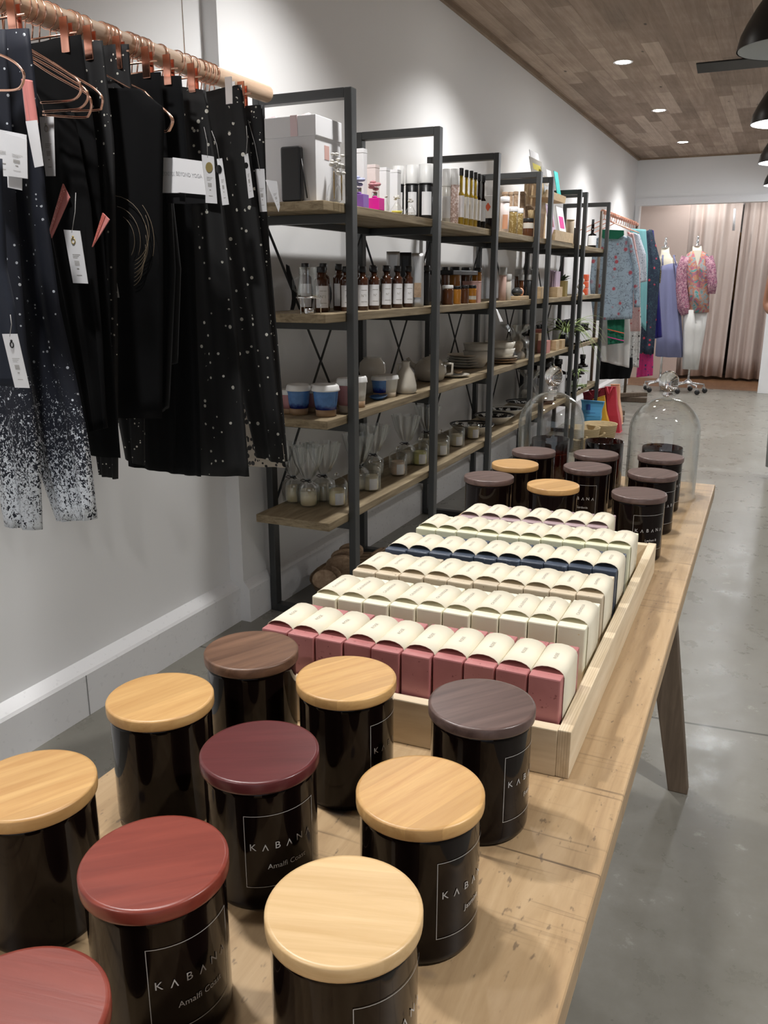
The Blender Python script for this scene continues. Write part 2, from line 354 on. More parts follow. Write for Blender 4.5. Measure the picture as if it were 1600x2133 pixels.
# base boards with a sloped top
def baseboard(name, x0, xf, y0, y1, lab):
    b = MB(); b.prism([(x0, y0, 0), (xf, y0, 0), (xf, y0, .122), (xf-.006, y0, .130), (x0+.001, y0, .150), (x0, y0, .150)], (0, y1-y0, 0)); struct(b.build(name, 'trim'), lab)
baseboard('baseboard_left', NX, NX+.040, BY, 2.34, 'tall white baseboard with a sloped top')
baseboard('baseboard_left_far', WX, WX+.024, 2.34, FY, 'white baseboard behind the shelving')
b = MB(); b.box(OX1+.1, RX, FY-.02, FY, 0, .12); struct(b.build('baseboard_back', 'trim'))
b = MB(); b.box(NX, NX+.0412, 1.585, 1.5875, 0, .122); struct(b.build('trim_2', mat('dark_joint_gap', (.25, .25, .25), .8)), 'butt joint in the near baseboard')
b = MB(); b.box(WX, WX+.018, 2.34, FY, CZ-.022, CZ).box(NX, NX+.018, BY, 2.34, CZ-.022, CZ); struct(b.build('trim_3', wood('ceiling_edge_timber', (.22, .15, .10), (.34, .25, .17), (10, 3, 10))), 'timber edge strip between wall and ceiling')
b = MB(); b.box(-1.9, RX, FY-.012, FY, CZ-.018, CZ); struct(b.build('trim_4', bpy.data.materials['ceiling_edge_timber']))
# recessed downlights
MAT['emit'] = mat('lamp_glow', (1, 1, 1), .5, Emission_Color=(1, .97, .92, 1), Emission_Strength=18.0)
glow = MAT['emit']
dl0 = None
lab_dl = {4.14: 'recessed ceiling downlight nearest to the camera, above the wall shelving', 5.8: 'bright recessed ceiling downlight, largest of the three visible in the planks',
          7.47: 'recessed ceiling downlight, the middle one of the three over the wall side', 9.2: 'recessed ceiling downlight farthest away, close to the end wall'}
rows = [(-1.06, y) for y in (-.87, .80, 2.47, 4.14, 5.8, 7.47, 9.2)] + [(1.5, y) for y in (4.14, 5.8, 7.47, 9.2)]
for x, y in rows:
    vis = x < 0 and y > 5
    if x < 0 and y > 4:
        if dl0 is None:
            dl0 = thing('ceiling_downlight', lab_dl[y], 'ceiling light', (x, y, CZ), 0, 'recessed downlights in the plank ceiling')
            MB().lathe([(.050, -.001), (.058, -.003), (.060, -.001), (.060, .0), (.048, .0)], 28, cap0=False, cap1=False).build('trim_ring', 'steel', dl0)
            MB().lathe([(.0001, -.0005), (.046, -.0005), (.046, -.0015), (.0001, -.0015)], 28).build('light_lens', glow, dl0)
        else: dup(dl0, (x, y, CZ), 0, lab_dl[y])
    spot_light(x, y, CZ-.012, SPOT_W*(1.25 if x > 0 else .78))
spot_light(-.95, 10.75, CZ-.03, 13, 150); spot_light(.1, 10.75, CZ-.03, 13, 150)  # unseen spots added to brighten the fitting room curtains
spot_light(-.42, .55, CZ-.012, 16, 62, 1.0); spot_light(-.35, 1.75, CZ-.012, 24, 62, 1.0)  # narrow unseen spots added over the table to lift its brightness
spot_light(1.2, .8, CZ-.012, 112, 125, .75)  # unseen spot added as fill for the near left wall
# pendants
pend_lab = ['large black dome pendant lamp, nearest at the upper right, unlit inside', 'black dome pendant lamp with a glowing bulb, second from the front',
            'black dome pendant lamp with a glowing bulb, third from the front', 'black dome pendant lamp farthest away near the end wall']
MAT['shade_in'] = mat('white_shade_enamel', (.70, .72, .72), .4)
def pendant(i, y, zr):
    x = -.095
    t = thing('pendant_lamp', pend_lab[i], 'pendant lamp', (x, y, zr), 0, 'black dome pendants in a row')
    out = [(.205, 0), (.202, .02), (.195, .055), (.175, .10), (.145, .155), (.115, .20), (.090, .26), (.075, .31), (.045, .335), (.022, .345)]
    MB().lathe(out, 48, cap0=False).build('lamp_shade', 'black', t)
    MB().lathe([(r*.975, z-.002 if z else .0005) for r, z in out[:-1]], 48, cap0=False, cap1=False).build('shade_lining', 'shade_in', t, label='pale enamel lining')
    MB().tube([(0, 0, .34), (0, 0, CZ-zr)], .005, 6).build('cord', 'black', t)
    MB().lathe([(.05, CZ-zr-.025), (.05, CZ-zr)], 20).build('canopy', 'black', t)
    if i:
        MB().ball((0, 0, .045), .062, 20).build('bulb', mat('bulb_glow_%d' % i, (1, 1, 1), .4, Emission_Color=(.95, .98, 1, 1), Emission_Strength=14.0), t)
        point_light(x, y, zr+.005-.03, BULB_W)
    else: MB().ball((0, 0, .075), .05, 20).build('bulb', 'whiteplastic', t)
for i, (y, zr) in enumerate(((4.2, 2.105), (5.83, 2.067), (7.5, 2.045), (9.2, 2.045))): pendant(i, y, zr)
# ceiling fan, only one blade reaches into view
t = thing('ceiling_fan', 'black ceiling fan, one flat blade showing left of the nearest pendant', 'ceiling fan', (.30, 5.0, 2.20))
for k in range(3):
    a = PI+k*2*PI/3; m = Matrix.Rotation(a, 4, 'Z') @ Matrix.Rotation(R(12), 4, 'X')
    MB().box(.09, .84, -.055, .055, .03, .038).bevel(.003).move(m).build('blade', 'black', t)
MB().lathe([(.02, -.03), (.085, -.02), (.1, .02), (.1, .06), (.06, .09), (.02, .10)], 32).build('motor_housing', 'black', t)
MB().tube([(0, 0, .09), (0, 0, CZ-2.20)], .012, 10).build('down_rod', 'black', t)
# ---------------------------------------------------------------- curtains at the back
MAT['curtain'] = mat('taupe_linen_curtain', (.70, .60, .55), .85)
MAT['curtain2'] = mat('pink_taupe_door_panel', (.70, .57, .51), .7)
def curtain(y, x0, x1, z0, z1, amp, wl, name, lab, m, x0b=None, x1b=None, seed=0):
    rnd = random.Random(seed); n = int((x1-x0)/.008); top = []; bot = []; bm = MB(); p1 = rnd.uniform(0, 6)
    x0b = x0 if x0b is None else x0b; x1b = x1 if x1b is None else x1b
    cols = []
    for i in range(n+1):
        u = i/n; a = amp*(math.sin(2*PI*(x1-x0)*u/wl+p1)+.45*math.sin(2*PI*(x1-x0)*u/wl*1.73+2)+.3*math.sin(2*PI*(x1-x0)*u/wl*.41))
        row = []
        for j in range(9):
            v = j/8; x = (x0+(x1-x0)*u)*(1-v)+(x0b+(x1b-x0b)*u)*v
            row.append(bm.bm.verts.new((x, y+a*(.55+.45*v), z1+(z0-z1)*v)))
        cols.append(row)
    for a_, c_ in zip(cols, cols[1:]):
        for j in range(8): f = bm.bm.faces.new((a_[j], a_[j+1], c_[j+1], c_[j])); f.smooth = True
    o = bm.build(name, m); md = o.modifiers.new('cloth_thickness', 'SOLIDIFY'); md.thickness = .004; return tag(o, lab, 'curtain')
CY = 11.2
curtain(CY, -1.184, -0.55, .04, 2.1, .055, .17, 'curtain', 'taupe linen curtain left of the narrow gap, behind the dress forms', 'curtain', x1b=-0.587, seed=1)
curtain(CY, -0.539, .7, .03, 2.1, .055, .14, 'curtain', 'taupe linen curtain right of the narrow gap, gathered in folds', 'curtain', x0b=-0.554, seed=2)
b = MB(); b.box(-2.3+.5, -1.124, 11.08, 11.11, .0, 2.08); t = b.build('door_1', 'curtain2'); struct(t, 'flat pinkish taupe sliding panel beside the curtains')
b = MB(); b.box(-1.82, 1.0, CY+.09, CY+.12, 2.04, 2.08).build('curtain_track', 'trim'); tag(bpy.data.objects['curtain_track'], 'white curtain track above the fitting room curtains', 'curtain rail')
t = thing('leaning_mirror', 'tall orange wood framed mirror glimpsed through the gap between the curtains', 'mirror', (-0.619, 11.62, 0))
MB().box(-.14, .14, 0, .03, 0.02, .95).build('mirror_glass', mat('dark_mirror', (.03, .02, .018), .1), t)
MB().box(-.14, .14, 0, .03, .95, 1.75).bevel(.004).build('frame', mat('orange_frame_wood', (.62, .33, .12), .5), t)
MB().box(-.075, -.045, -.003, .0, 1.22, 1.36).build('slot', 'black', t)
b = MB(); b.tube([(-0.631, 11.0, 1.98), (-0.621, 11.0, 1.74)], .014, 10)
tag(b.build('hanging_strap', 'white'), 'short white strap hanging from the top of the curtain opening', 'strap')
# ================================================================ TABLE
def edge_x(y, a=-.079, b=-.096): return a+(b-a)*(y-.432)/(2.026-.432)
t = thing('display_table', 'long narrow worn timber display table with splayed legs, carrying candles and soap', 'table', (0, 0, 0))
Y0, Y1 = -.62, 2.026
xl = lambda y: -.537-.0077*(y-.52)
b = MB(); b.hexa([(xl(Y0), Y0, TZ-.03), (edge_x(Y0), Y0, TZ-.03), (edge_x(Y1), Y1, TZ-.03), (xl(Y1), Y1, TZ-.03), (xl(Y0), Y0, TZ), (edge_x(Y0), Y0, TZ), (edge_x(Y1), Y1, TZ), (xl(Y1), Y1, TZ)])
b.bevel(.003, 3).build('tabletop', 'table', t)
def leg(sx, y):   # splayed tapering plank leg
    ex = edge_x(y) if sx > 0 else xl(y)
    xo, xi, zt = (.017, -.028, TZ-.031) if sx > 0 else (-.017, .028, TZ-.031)
    to, ti = (-.085, -.165) if sx > 0 else (.085, .165)
    b = MB(); a = sorted([ex+xo, ex+xi]); c = sorted([ex+to, ex+ti])
    b.hexa([(a[0], y-.012, 0), (a[1], y-.012, 0), (a[1], y+.024, 0), (a[0], y+.024, 0), (c[0], y-.012, zt), (c[1], y-.012, zt), (c[1], y+.024, zt), (c[0], y+.024, zt)])
    b.bevel(.003).build('leg', 'legwood', t)
for y in (1.90, -.5):
    leg(1, y); leg(-1, y)
MB().box(-.50, -.17, -.45, 1.86, TZ-.075, TZ-.031).build('apron', 'legwood', t)
# ================================================================ SOAP TRAY
FR, FL, BR, BL = (-.134, .703), (-.490, .688), (-.141, 1.338), (-.497, 1.318)
t = thing('soap_tray', 'shallow pale plywood tray packed with rows of wrapped soap bars', 'tray', (0, 0, TZ))
Hb = .0495; T = .0125
def slab(p0, p1, inward, z0, z1, m, name):
    p0 = Vector((*p0, 0)); p1 = Vector((*p1, 0)); d = Vector((*inward, 0))
    b = MB(); q = [p0, p1, p1+d, p0+d]
    b.hexa([v+Vector((0, 0, z0)) for v in q]+[v+Vector((0, 0, z1)) for v in q]); b.bevel(.0012, 2).build(name, m, t)
slab(FR, BR, (-T, 0), 0, Hb, 'ply_x', 'side_panel'); slab(FL, BL, (T, 0), 0, Hb, 'ply_x', 'side_panel')
slab((FL[0]+T, FL[1]+.0006), (FR[0]-T, FR[1]-.0006), (0, T), 0, Hb-.001, 'ply_y', 'end_panel'); slab((BL[0]+T, BL[1]), (BR[0]-T, BR[1]), (0, -T), 0, Hb-.001, 'ply_y', 'end_panel')
MB().hexa([(FL[0]+T, FL[1]+T, .001), (FR[0]-T, FR[1]+T, .001), (BR[0]-T, BR[1]-T, .001), (BL[0]+T, BL[1]-T, .001), (FL[0]+T, FL[1]+T, .006), (FR[0]-T, FR[1]+T, .006), (BR[0]-T, BR[1]-T, .006), (BL[0]+T, BL[1]-T, .006)]).build('bottom_panel', 'lightwood', t)
# ---- soap bars
SW, SL, SH = .0308, .083, .0855
def soap_proto(matn, txt, label):
    t = thing('soap_bar', label, 'soap', (0, 0, 0))
    b = MB(); b.box(-SW/2, SW/2, 0, SL, 0, SH); b.bevel(.0016, 2).build('soap_block', matn, t)
    w = SW/2+.0006; b = MB(); prof = [(-w, .004), (-w, .040), (-w, SH-.003)]
    for k in range(9):
        a = PI-PI*k/8; prof.append((w*math.cos(a)*.98, SH-.0022+.0082*math.sin(a)))
    prof += [(w, SH-.003), (w, .040), (w, .004)]
    th = .0005; y0, y1 = .0125, .069
    vs = [[b.bm.verts.new((x, y, z)) for x, z in prof] for y in (y0, y1)]
    for k in range(len(prof)-1):
        f = b.bm.faces.new((vs[0][k], vs[0][k+1], vs[1][k+1], vs[1][k])); f.smooth = True
    o = b.build('paper_sleeve', 'paper', t); md = o.modifiers.new('paper_thickness', 'SOLIDIFY'); md.thickness = th; md.offset = 1
    me = text_mesh(txt, .0052, 1.15)
    for v in me.vertices: v.co = Vector((-v.co.y, .042+v.co.x, SH+.0072-.0)) if False else Vector((-v.co.y+.002, .038+v.co.x, SH+.00685))
    s = mesh_obj('sleeve_print', me, 'soapprint', o)
    return t
rows_s = [('soap_rose', 'ROSE', 'rose pink soap bar', 'front row', 10, (-.472, .706), (-.1490, .718)),
    ('soap_cream', 'CALENDULA', 'creamy white soap bar', 'second row', 10, (-.470, .812), (-.1530, .848)),
    ('soap_sand', 'OATMEAL', 'sandy speckled soap bar', 'third row', 10, (-.468, .914), (-.1545, .949)),
    ('soap_blue', 'INDIGO', 'slate blue soap bar', 'fourth row', 10, (-.468, 1.014), (-.1560, 1.050)),
    ('soap_green', 'COCONUT', 'pale greenish cream soap bar', 'fifth row', 10, (-.468, 1.126), (-.1560, 1.156)),
    ('soap_mauve', 'LAVENDER', 'mauve soap bar', 'short back row', 7, (-.432, 1.214), (-.2040, 1.244))]
MAT['text_rows'] = None
rs = random.Random(3)
for matn, txt, lab, rowname, n, (xa, ya), (xb, yb) in rows_s:
    proto = None
    for i in range(n):
        u = i/(n-1); x = xa+.0162+(xb-.0162-xa-.0162)*u; y = ya+(yb-ya)*u+(rs.uniform(-.0025, .0025) if 0 < i < n-1 else 0)
        L_ = '%s with cream sleeve, %s from left in the %s' % (lab, ORD[i], rowname); g = '%ss in the %s' % (lab, rowname)
        rz = R(rs.uniform(-1.2, 1.2)) if 0 < i < n-1 else 0
        if proto is None:
            proto = soap_proto(matn, txt, L_); proto['group'] = g; proto.location = (x, y, TZ+.0062); proto.rotation_euler = (0, 0, rz)
        else: dup(proto, (x, y, TZ+.0062), rz, L_, g)
# ================================================================ CANDLES ON THE TABLE
def candle_label(t, phi, scent, rad=.0428, frame=True):
    zc = .052; W, H_ = .058, .060; a0 = W/2/rad
    def strip(me_b, x0, x1, z0, z1):
        n = max(1, int(abs(x1-x0)/.003)); 
        for k in range(n):
            xa = x0+(x1-x0)*k/n; xb = x0+(x1-x0)*(k+1)/n
            pts = []
            for x, z in ((xa, z0), (xb, z0), (xb, z1), (xa, z1)):
                a = phi+x/rad; pts.append((rad*math.cos(a), rad*math.sin(a), zc+z))
            me_b.bm.faces.new([me_b.bm.verts.new(p) for p in pts])
    b = MB(); w = .00045
    strip(b, -W/2, W/2, -H_/2, -H_/2+w); strip(b, -W/2, W/2, H_/2-w, H_/2); strip(b, -W/2, -W/2+w, -H_/2, H_/2); strip(b, W/2-w, W/2, -H_/2, H_/2)
    fr = b.build('label_frame', 'print', t)
    x = -W/2+.0040; st = (W-.0125)/5
    for k, ch in enumerate('K\u039bB\u039bN\u039b'):
        me = text_mesh('V' if ch == '\u039b' else ch, .0080)
        if ch == '\u039b':
            for v in me.vertices: v.co.y = -v.co.y
        for v in me.vertices: v.co.x += x+.002; v.co.y += .004
        x += st; mesh_obj('brand_letter', wrap(me, rad, zc, phi), 'print', fr)
    if scent:
        me = text_mesh(scent, .0060)
        for v in me.vertices: v.co.y -= .013; v.co.x += .003
        mesh_obj('scent_name', wrap(me, rad, zc, phi), 'print', fr)
def lid_candle(x, y, lidm, lab, phi=None, scent='', grain=0):
    t = thing('candle_jar', lab, 'candle', (x, y, TZ), 0, 'lidded black candle jars on the table')
    MB().lathe([(.0395, 0), (.0418, .0025), (.0424, .007), (.0424, .096), (.0428, .0985), (.0420, .1005), (.030, .1005)], 56).build('glass_jar', 'blackglass', t)
    MB().lathe([(.0436, .1003), (.0448, .1010), (.0450, .1025), (.0450, .1090), (.0444, .1100), (.0425, .1104)], 64).build('wooden_lid', lidm, t, rz=grain)
    if phi is not None: candle_label(t, phi, scent)
    return t
def cphi(x, y, deg):   # azimuth towards the camera, turned deg to the viewer's right
    return math.atan2(-y, -x)+R(deg)
CD = [(-.188, .353, 'bamboo_pale', 'pale bamboo lidded black candle jar, nearest to the viewer at the bottom centre', 44, 'Jasmine', .3),
 (-.192, .476, 'bamboo', 'bamboo lidded black candle jar between the red one and the tray, near the table edge', 55, 'Jasmine', 1.2),
 (-.193, .614, 'walnut', 'dark walnut lidded black candle jar directly in front of the soap tray corner', 67, 'French', .9),
 (-.318, .608, 'bamboo', 'light bamboo lidded black candle jar touching the front of the soap tray', 67, '', 1.0),
 (-.322, .473, 'maroon', 'dark maroon lidded black candle jar with label facing, middle of the front group', 20, 'Amalfi Coast', .5),
 (-.312, .340, 'redwood', 'bright mahogany red lidded black candle jar, second nearest, label facing the viewer', 26, 'Amalfi Coast', .7),
 (-.299, .221, 'redwood', 'red lidded candle jar cut off by the bottom left corner of the picture', None, '', .2),
 (-.445, .368, 'bamboo', 'bamboo lidded candle jar at the left picture border above the red one', None, '', 1.1),
 (-.446, .510, 'bamboo', 'bamboo lidded candle jar at the wall side, left of the warm walnut lid', None, '', 1.2),
 (-.428, .622, 'walnut_warm', 'warm brown walnut lidded candle jar next to the first pink soaps', None, '', 1.1),
 (-.451, 1.431, 'walnut', 'walnut lidded candle jar behind the tray, leftmost of the back group', 175, '', .9),
 (-.439, 1.558, 'bamboo', 'small looking bamboo lidded candle jar behind the leftmost walnut one, back group', 175, '', .1),
 (-.329, 1.415, 'bamboo', 'plain bamboo lidded candle jar right behind the soap rows, back group', 160, '', 1.0),
 (-.306, 1.591, 'walnut', 'walnut lidded candle jar showing the end of its brand name, centre of the back group', -12, 'Gardenia', .9),
 (-.440, 1.699, 'walnut', 'walnut lidded candle jar half in front of the left glass cloche', 170, '', .7),
 (-.316, 1.725, 'walnut', 'walnut lidded candle jar between the two glass cloches', 165, '', .8),
 (-.191, 1.750, 'walnut', 'walnut lidded candle jar against the right glass cloche, last of the right column', 75, '', 1.1),
 (-.185, 1.586, 'walnut', 'walnut lidded candle jar in the middle of the right column, back group', 66, '', 1.3),
 (-.184, 1.417, 'walnut', 'walnut lidded candle jar with facing label beside the rear tray corner', 31, 'Lychee &', .6)]
for x, y, m, lab, dg, sc, gr in CD: lid_candle(x, y, m, lab, None if dg is None else cphi(x, y, dg), sc, gr)
MAT['ambertrans'] = thin_glass('amber_jar_glass', (.20, .055, .025), .05, .6, 2.5)
MAT['darkwax'] = mat('candle_wax_in_amber', (.30, .12, .06), .4)
def open_candle(x, y, lab):
    t = thing('open_candle_jar', lab, 'candle', (x, y, TZ+.0005), 0, 'open amber candles by the cloches')
    MB().lathe([(.0395, 0), (.0424, .006), (.0424, .103), (.0416, .104), (.0405, .103), (.0405, .072)], 48, cap1=False).build('glass_jar', 'ambertrans', t)
    MB().lathe([(.0390, .002), (.0396, .006), (.0396, .070), (.038, .071)], 40).build('wax_fill', 'darkwax', t)
    MB().tube([(0, 0, .0715), (.001, 0, .080), (.0, 0, .088)], .001, 6).build('wick', 'whiteplastic', t)
open_candle(-.450, 1.885, 'open amber candle jar under the left glass cloche')
open_candle(-.332, 1.905, 'open amber candle jar without cover, between the two cloches')
open_candle(-.204, 1.885, 'open amber candle jar under the right glass cloche')
def cloche(x, y, lab, r=.0735):
    t = thing('glass_cloche', lab, 'glass cloche', (x, y, TZ+.0003), 0, 'knobbed glass bell cloches')
    P = [(r+.003, 0), (r+.003, .003), (r, .006), (r, .140)]
    P += [(r*math.cos(a), .140+.072*math.sin(a)) for a in [PI/2*k/14 for k in range(1, 14)]] + [(.010, .2128), (.0085, .216)]
    MB().lathe(P, 72, cap0=False, cap1=False).build('dome', 'glass', t)
    MB().lathe([(max(.001, q-.0028), z) for q, z in P[:-1]], 72, cap0=False, cap1=False).build('inner_dome_wall', 'glass', t)
    MB().lathe([(.0001, .213), (.0085, .215), (.012, .219), (.009, .223), (.0135, .228), (.0185, .234), (.0205, .243), (.0195, .253), (.015, .262), (.008, .2675), (.0001, .269)], 32, cap0=False, cap1=False).build('knob', KNOB, t)
KNOB = bpy.data.materials.new('solid_glass_knob'); KNOB.use_nodes = True
kb = KNOB.node_tree.nodes['Principled BSDF']; kb.inputs['Transmission Weight'].default_value = 1; kb.inputs['Roughness'].default_value = .01; kb.inputs['IOR'].default_value = 1.5; kb.inputs['Base Color'].default_value = (1, 1, 1, 1)
cloche(-.448, 1.875, 'left glass bell cloche with ball knob over an open candle'); cloche(-.202, 1.875, 'right glass bell cloche with ball knob at the table end')
# ================================================================ CLOTHES RAIL ON THE LEFT
RXX = -1.35; RZ = 1.672
t = thing('hanging_clothes_rail', 'thick pale wooden clothes rail hung on thin wires along the left wall', 'clothes rail', (RXX, 0, RZ))
b = MB(); b.tube([(0, .35, 0), (0, 1.1, 0), (0, 2.155, 0)], .0215, 28); b.build('dowel', 'rodwood', t)
for y in (.62, 1.80): MB().tube([(0, y, .02), (0, y, CZ-RZ)], .0016, 6).build('wire', 'steel', t)
MAT['metalthread'] = mat('copper_wire', (.92, .56, .42), .22, 1)
def clip_hanger(y, clips=(-.14, .13), lab='', zc=-.052, swing=0, white=-1):
    t = thing('clip_hanger', lab, 'hanger', (RXX, y, RZ), R(swing), 'copper clip hangers on the wooden rail')
    ring = [(.0238*math.sin(a), 0, .0238*math.cos(a)) for a in [R(-205+k*18) for k in range(22)]]
    ring = [(x, 0, z) for x, _, z in ring]; end = ring[-1]
    b = MB(); b.tube(ring+[(.006, 0, -.030), (0, 0, zc)], .0017, 6); b.build('hook', 'metalthread', t)
    MB().tube([(clips[0]-.025, 0, zc), (clips[1]+.025, 0, zc)], .0021, 8).build('bar', 'metalthread', t)
    for k, c in enumerate(clips):
        m = 'white_clip' if k == white else 'copper'
        b = MB(); b.box(c-.010, c+.010, -.0075, -.005, zc-.032, zc+.028).box(c-.010, c+.010, .005, .0075, zc-.032, zc+.020).box(c-.006, c+.006, -.005, .005, zc-.006, zc+.006)
        b.bevel(.0008, 1).build('clip', m, t)
    return t
MAT['white_clip'] = mat('polished_pale_clip', (.95, .93, .92), .3, .3)
def cloth_mat(name, c, rough=.85, sheen=.15):
    return mat(name, c, rough, Sheen_Weight=sheen, Specular_IOR_Level=.2)
MAT['blk'] = cloth_mat('black_jersey', (.0035, .0035, .004), .95, 0)
MAT['blk2'] = cloth_mat('soft_black_knit', (.005, .0055, .0065), .95, .05)
MAT['navy'] = cloth_mat('navy_jersey', (.014, .020, .036), .75)
MAT['grey'] = cloth_mat('slate_blue_fleece', (.024, .029, .044), .8)
def sparkle(name, base, dens, scale, size=.26, foil=None, fcol=(.80, .78, .70)):
    m, N, L, b = nt(name); v = mapping(N, L, rnd=True); vo = N.new('ShaderNodeTexVoronoi'); vo.inputs['Scale'].default_value = scale; L.new(v, vo.inputs['Vector'])
    sc = N.new('ShaderNodeSeparateColor'); L.new(vo.outputs['Color'], sc.inputs[0])
    big = noise(N, L, v, 11, 2)
    sel = maprange(N, L, math_(N, L, 'ADD', sc.outputs[0], math_(N, L, 'MULTIPLY', math_(N, L, 'SUBTRACT', big.outputs[0], .5), .8)), dens, dens+.02)
    rad = math_(N, L, 'MULTIPLY', math_(N, L, 'ADD', .25, sc.outputs[1]), size)
    dot = math_(N, L, 'LESS_THAN', vo.outputs['Distance'], rad)
    f = math_(N, L, 'MULTIPLY', dot, sel)
    if foil:   # printed foil that thickens towards the hem (a pattern of the cloth, by height along the leg)
        z0, z1 = foil; tc = N.new('ShaderNodeTexCoord'); sp = N.new('ShaderNodeSeparateXYZ'); L.new(tc.outputs['Object'], sp.inputs[0])
        g = maprange(N, L, sp.outputs[2], z0, z1, .40, .86)
        n = noise(N, L, mapping(N, L, (1, 1, .75)), 190, 2, .7, 1.2)
        n2 = noise(N, L, v, 9, 2)
        g2 = math_(N, L, 'ADD', g, math_(N, L, 'MULTIPLY', math_(N, L, 'SUBTRACT', n2.outputs[0], .5), .12))
        f2 = math_(N, L, 'GREATER_THAN', n.outputs[0], g2); f = math_(N, L, 'MAXIMUM', f, f2)
    L.new(mixc(N, L, f, base, fcol), b.inputs['Base Color'])
    L.new(maprange(N, L, f, 0, 1, .75, .30), b.inputs['Roughness']); L.new(math_(N, L, 'MULTIPLY', f, .4), b.inputs['Metallic']); return m
MAT['spark'] = sparkle('gold_flecked_black_leggings', (.0035, .0035, .004), .80, 85, .34)
MAT['spark2'] = sparkle('fine_flecked_black_leggings', (.004, .004, .005), .80, 150, .32)
MAT['ombre'] = sparkle('silver_ombre_foil_navy', (.0055, .008, .018), .84, 130, .3, (.72, 1.16), (.80, .84, .90))
MAT['leo'] = sparkle('leopard_print_cloth', (.55, .48, .40), .15, 70, .62, None, (.012, .010, .010))
MAT['coral'] = speck_mat('coral_glitter_cloth', (.62, .16, .13), (.95, .55, .45), 420, .6, .4)
MAT['corallight'] = cloth_mat('coral_pink_lining', (.72, .26, .24))
MAT['gold'] = mat('matte_gold_seal', (.40, .31, .12), .5, .3)
MAT['goldline'] = mat('gold_line_print', (.17, .13, .085), .5)
def tagcard(parent, pts, m='white', name='price_tag', lab=None, print_=True, string=None, th=.0008, bar=True):
    b = MB(); b.prism(pts, (0, -th, 0)); o = b.build(name, m, parent, label=lab)
    p = [Vector(q) for q in pts]   # tl tr br bl
    P = lambda u, v: (p[0].lerp(p[1], u)).lerp(p[3].lerp(p[2], u), v)+Vector((0, -th-.0004, 0))
    if print_:
        b = MB()
        def q(u0, u1, v0, v1): b.bm.faces.new([b.bm.verts.new(P(u, v)) for u, v in ((u0, v0), (u1, v0), (u1, v1), (u0, v1))])
        for k, v in enumerate((.45, .48, .51)): q(.3, .8-.1*k, v, v+.008)
        if bar:
            for k in range(9): q(.36+k*.035, .36+k*.035+.018, .57, .66)
        q(.45, .58, .71, .73); q(.35, .7, .84, .85)
        b.build('tag_print', 'soapprint', o)
        if lab and 'logo' in lab:
            w_ = (p[1]-p[0]).length; c_ = P(.5, .2); MB().tube([c_+Vector((.11*w_*math.sin(q*PI/6), 0, .13*w_*math.cos(q*PI/6))) for q in range(12)], .0012, 5, closed=True).ball(c_+Vector((0, 0, .19*w_)), .0022, 8).build('tag_emblem', 'black' if 'dark' in lab else 'gold' if 'gold' in lab else 'soapprint', o)
    if string:
        a = (p[0]+p[1])/2; MB().tube([a+Vector((0, -.001, -.004)), (a+Vector(string))/2+Vector((.003, 0, 0)), Vector(string)], .0006, 5).build('tag_string', 'print' if m == 'white' else 'black', o)
    return o
def logo(parent, pts, m, n=20):
    b = MB(); b.prism(pts, (0, -.0004, 0)); return b.build('tag_emblem', m, parent)
def garment(name, lab, cat, Lp, Rp, m, group=None, t_=.014, amp=.004, waves=2, seed=1):
    y = sum(p[1] for p in Lp)/len(Lp); x = (Lp[0][0]+Rp[0][0])/2; z = max(Lp[0][2], Rp[0][2])
    th = thing(name, lab, cat, (0, 0, 0), 0, group)
    if seed in (5, 6, 7): pass
    elif 4 <= seed <= 14 or seed == 2: Lp = [(p[0]-.06*(1-k/(len(Lp)-1) if seed in (2, 13, 14) else 1), p[1], p[2]) for k, p in enumerate(Lp)]
    b = MB(); b.cloth(Lp, Rp, t_, amp, waves, seed=seed); b.build('fabric_body', m, th)
    return th
LG = 'leggings clipped on the wooden rail'
g1 = garment('leggings', 'nearest silver foil ombre navy leggings, cut by the left border', 'leggings', [(-1.344,1.15,1.581),(-1.383,1.15,1.251),(-1.39,1.15,0.894),(-1.372,1.15,0.705)], [(-1.223,1.15,1.582),(-1.243,1.15,1.329),(-1.259,1.15,1.064),(-1.258,1.15,0.848),(-1.272,1.15,0.708)], 'ombre', LG, seed=1)
g2 = garment('leggings', 'second silver foil ombre navy leggings with foil at the hem, right of the nearest pair', 'leggings', [(-1.334,1.209,1.604),(-1.318,1.209,1.27),(-1.312,1.209,1.022),(-1.309,1.209,0.812),(-1.293,1.209,0.709)], [(-1.229,1.209,1.597),(-1.226,1.209,1.468),(-1.231,1.209,1.292),(-1.224,1.209,1.132),(-1.2,1.209,0.99),(-1.186,1.209,0.871),(-1.184,1.209,0.726)], 'ombre', LG, seed=2, t_=.02)
g3 = garment('navy_jacket', 'plain slate navy garment with a white tag hanging at the left border', 'jacket', [(-1.232,1.03,1.369),(-1.247,1.03,1.167),(-1.264,1.03,1.015)], [(-1.134,1.03,1.363),(-1.151,1.03,1.198),(-1.142,1.03,1.137),(-1.145,1.03,1.006)], 'grey', None, seed=3, t_=.02)
tagcard(g3, [(-1.159,1.015,1.095),(-1.125,1.015,1.096),(-1.111,1.015,1.009),(-1.144,1.015,1.008)], lab='white price tag with dark drop logo', string=(-1.136,1.015,1.126))
g4 = garment('folded_sleeve_top', 'coral and navy garment edge peeking beside the nearest leggings', 'top', [(-1.235,1.185,1.514),(-1.235,1.185,1.48),(-1.234,1.185,1.445)], [(-1.212,1.185,1.51),(-1.211,1.185,1.478),(-1.209,1.185,1.444)], 'corallight', None, t_=.012, amp=.001)
tagcard(g4, [(-1.22,1.17,1.444),(-1.193,1.17,1.444),(-1.189,1.17,1.371),(-1.21,1.17,1.369)], lab='blank white tag edge-on', print_=False)
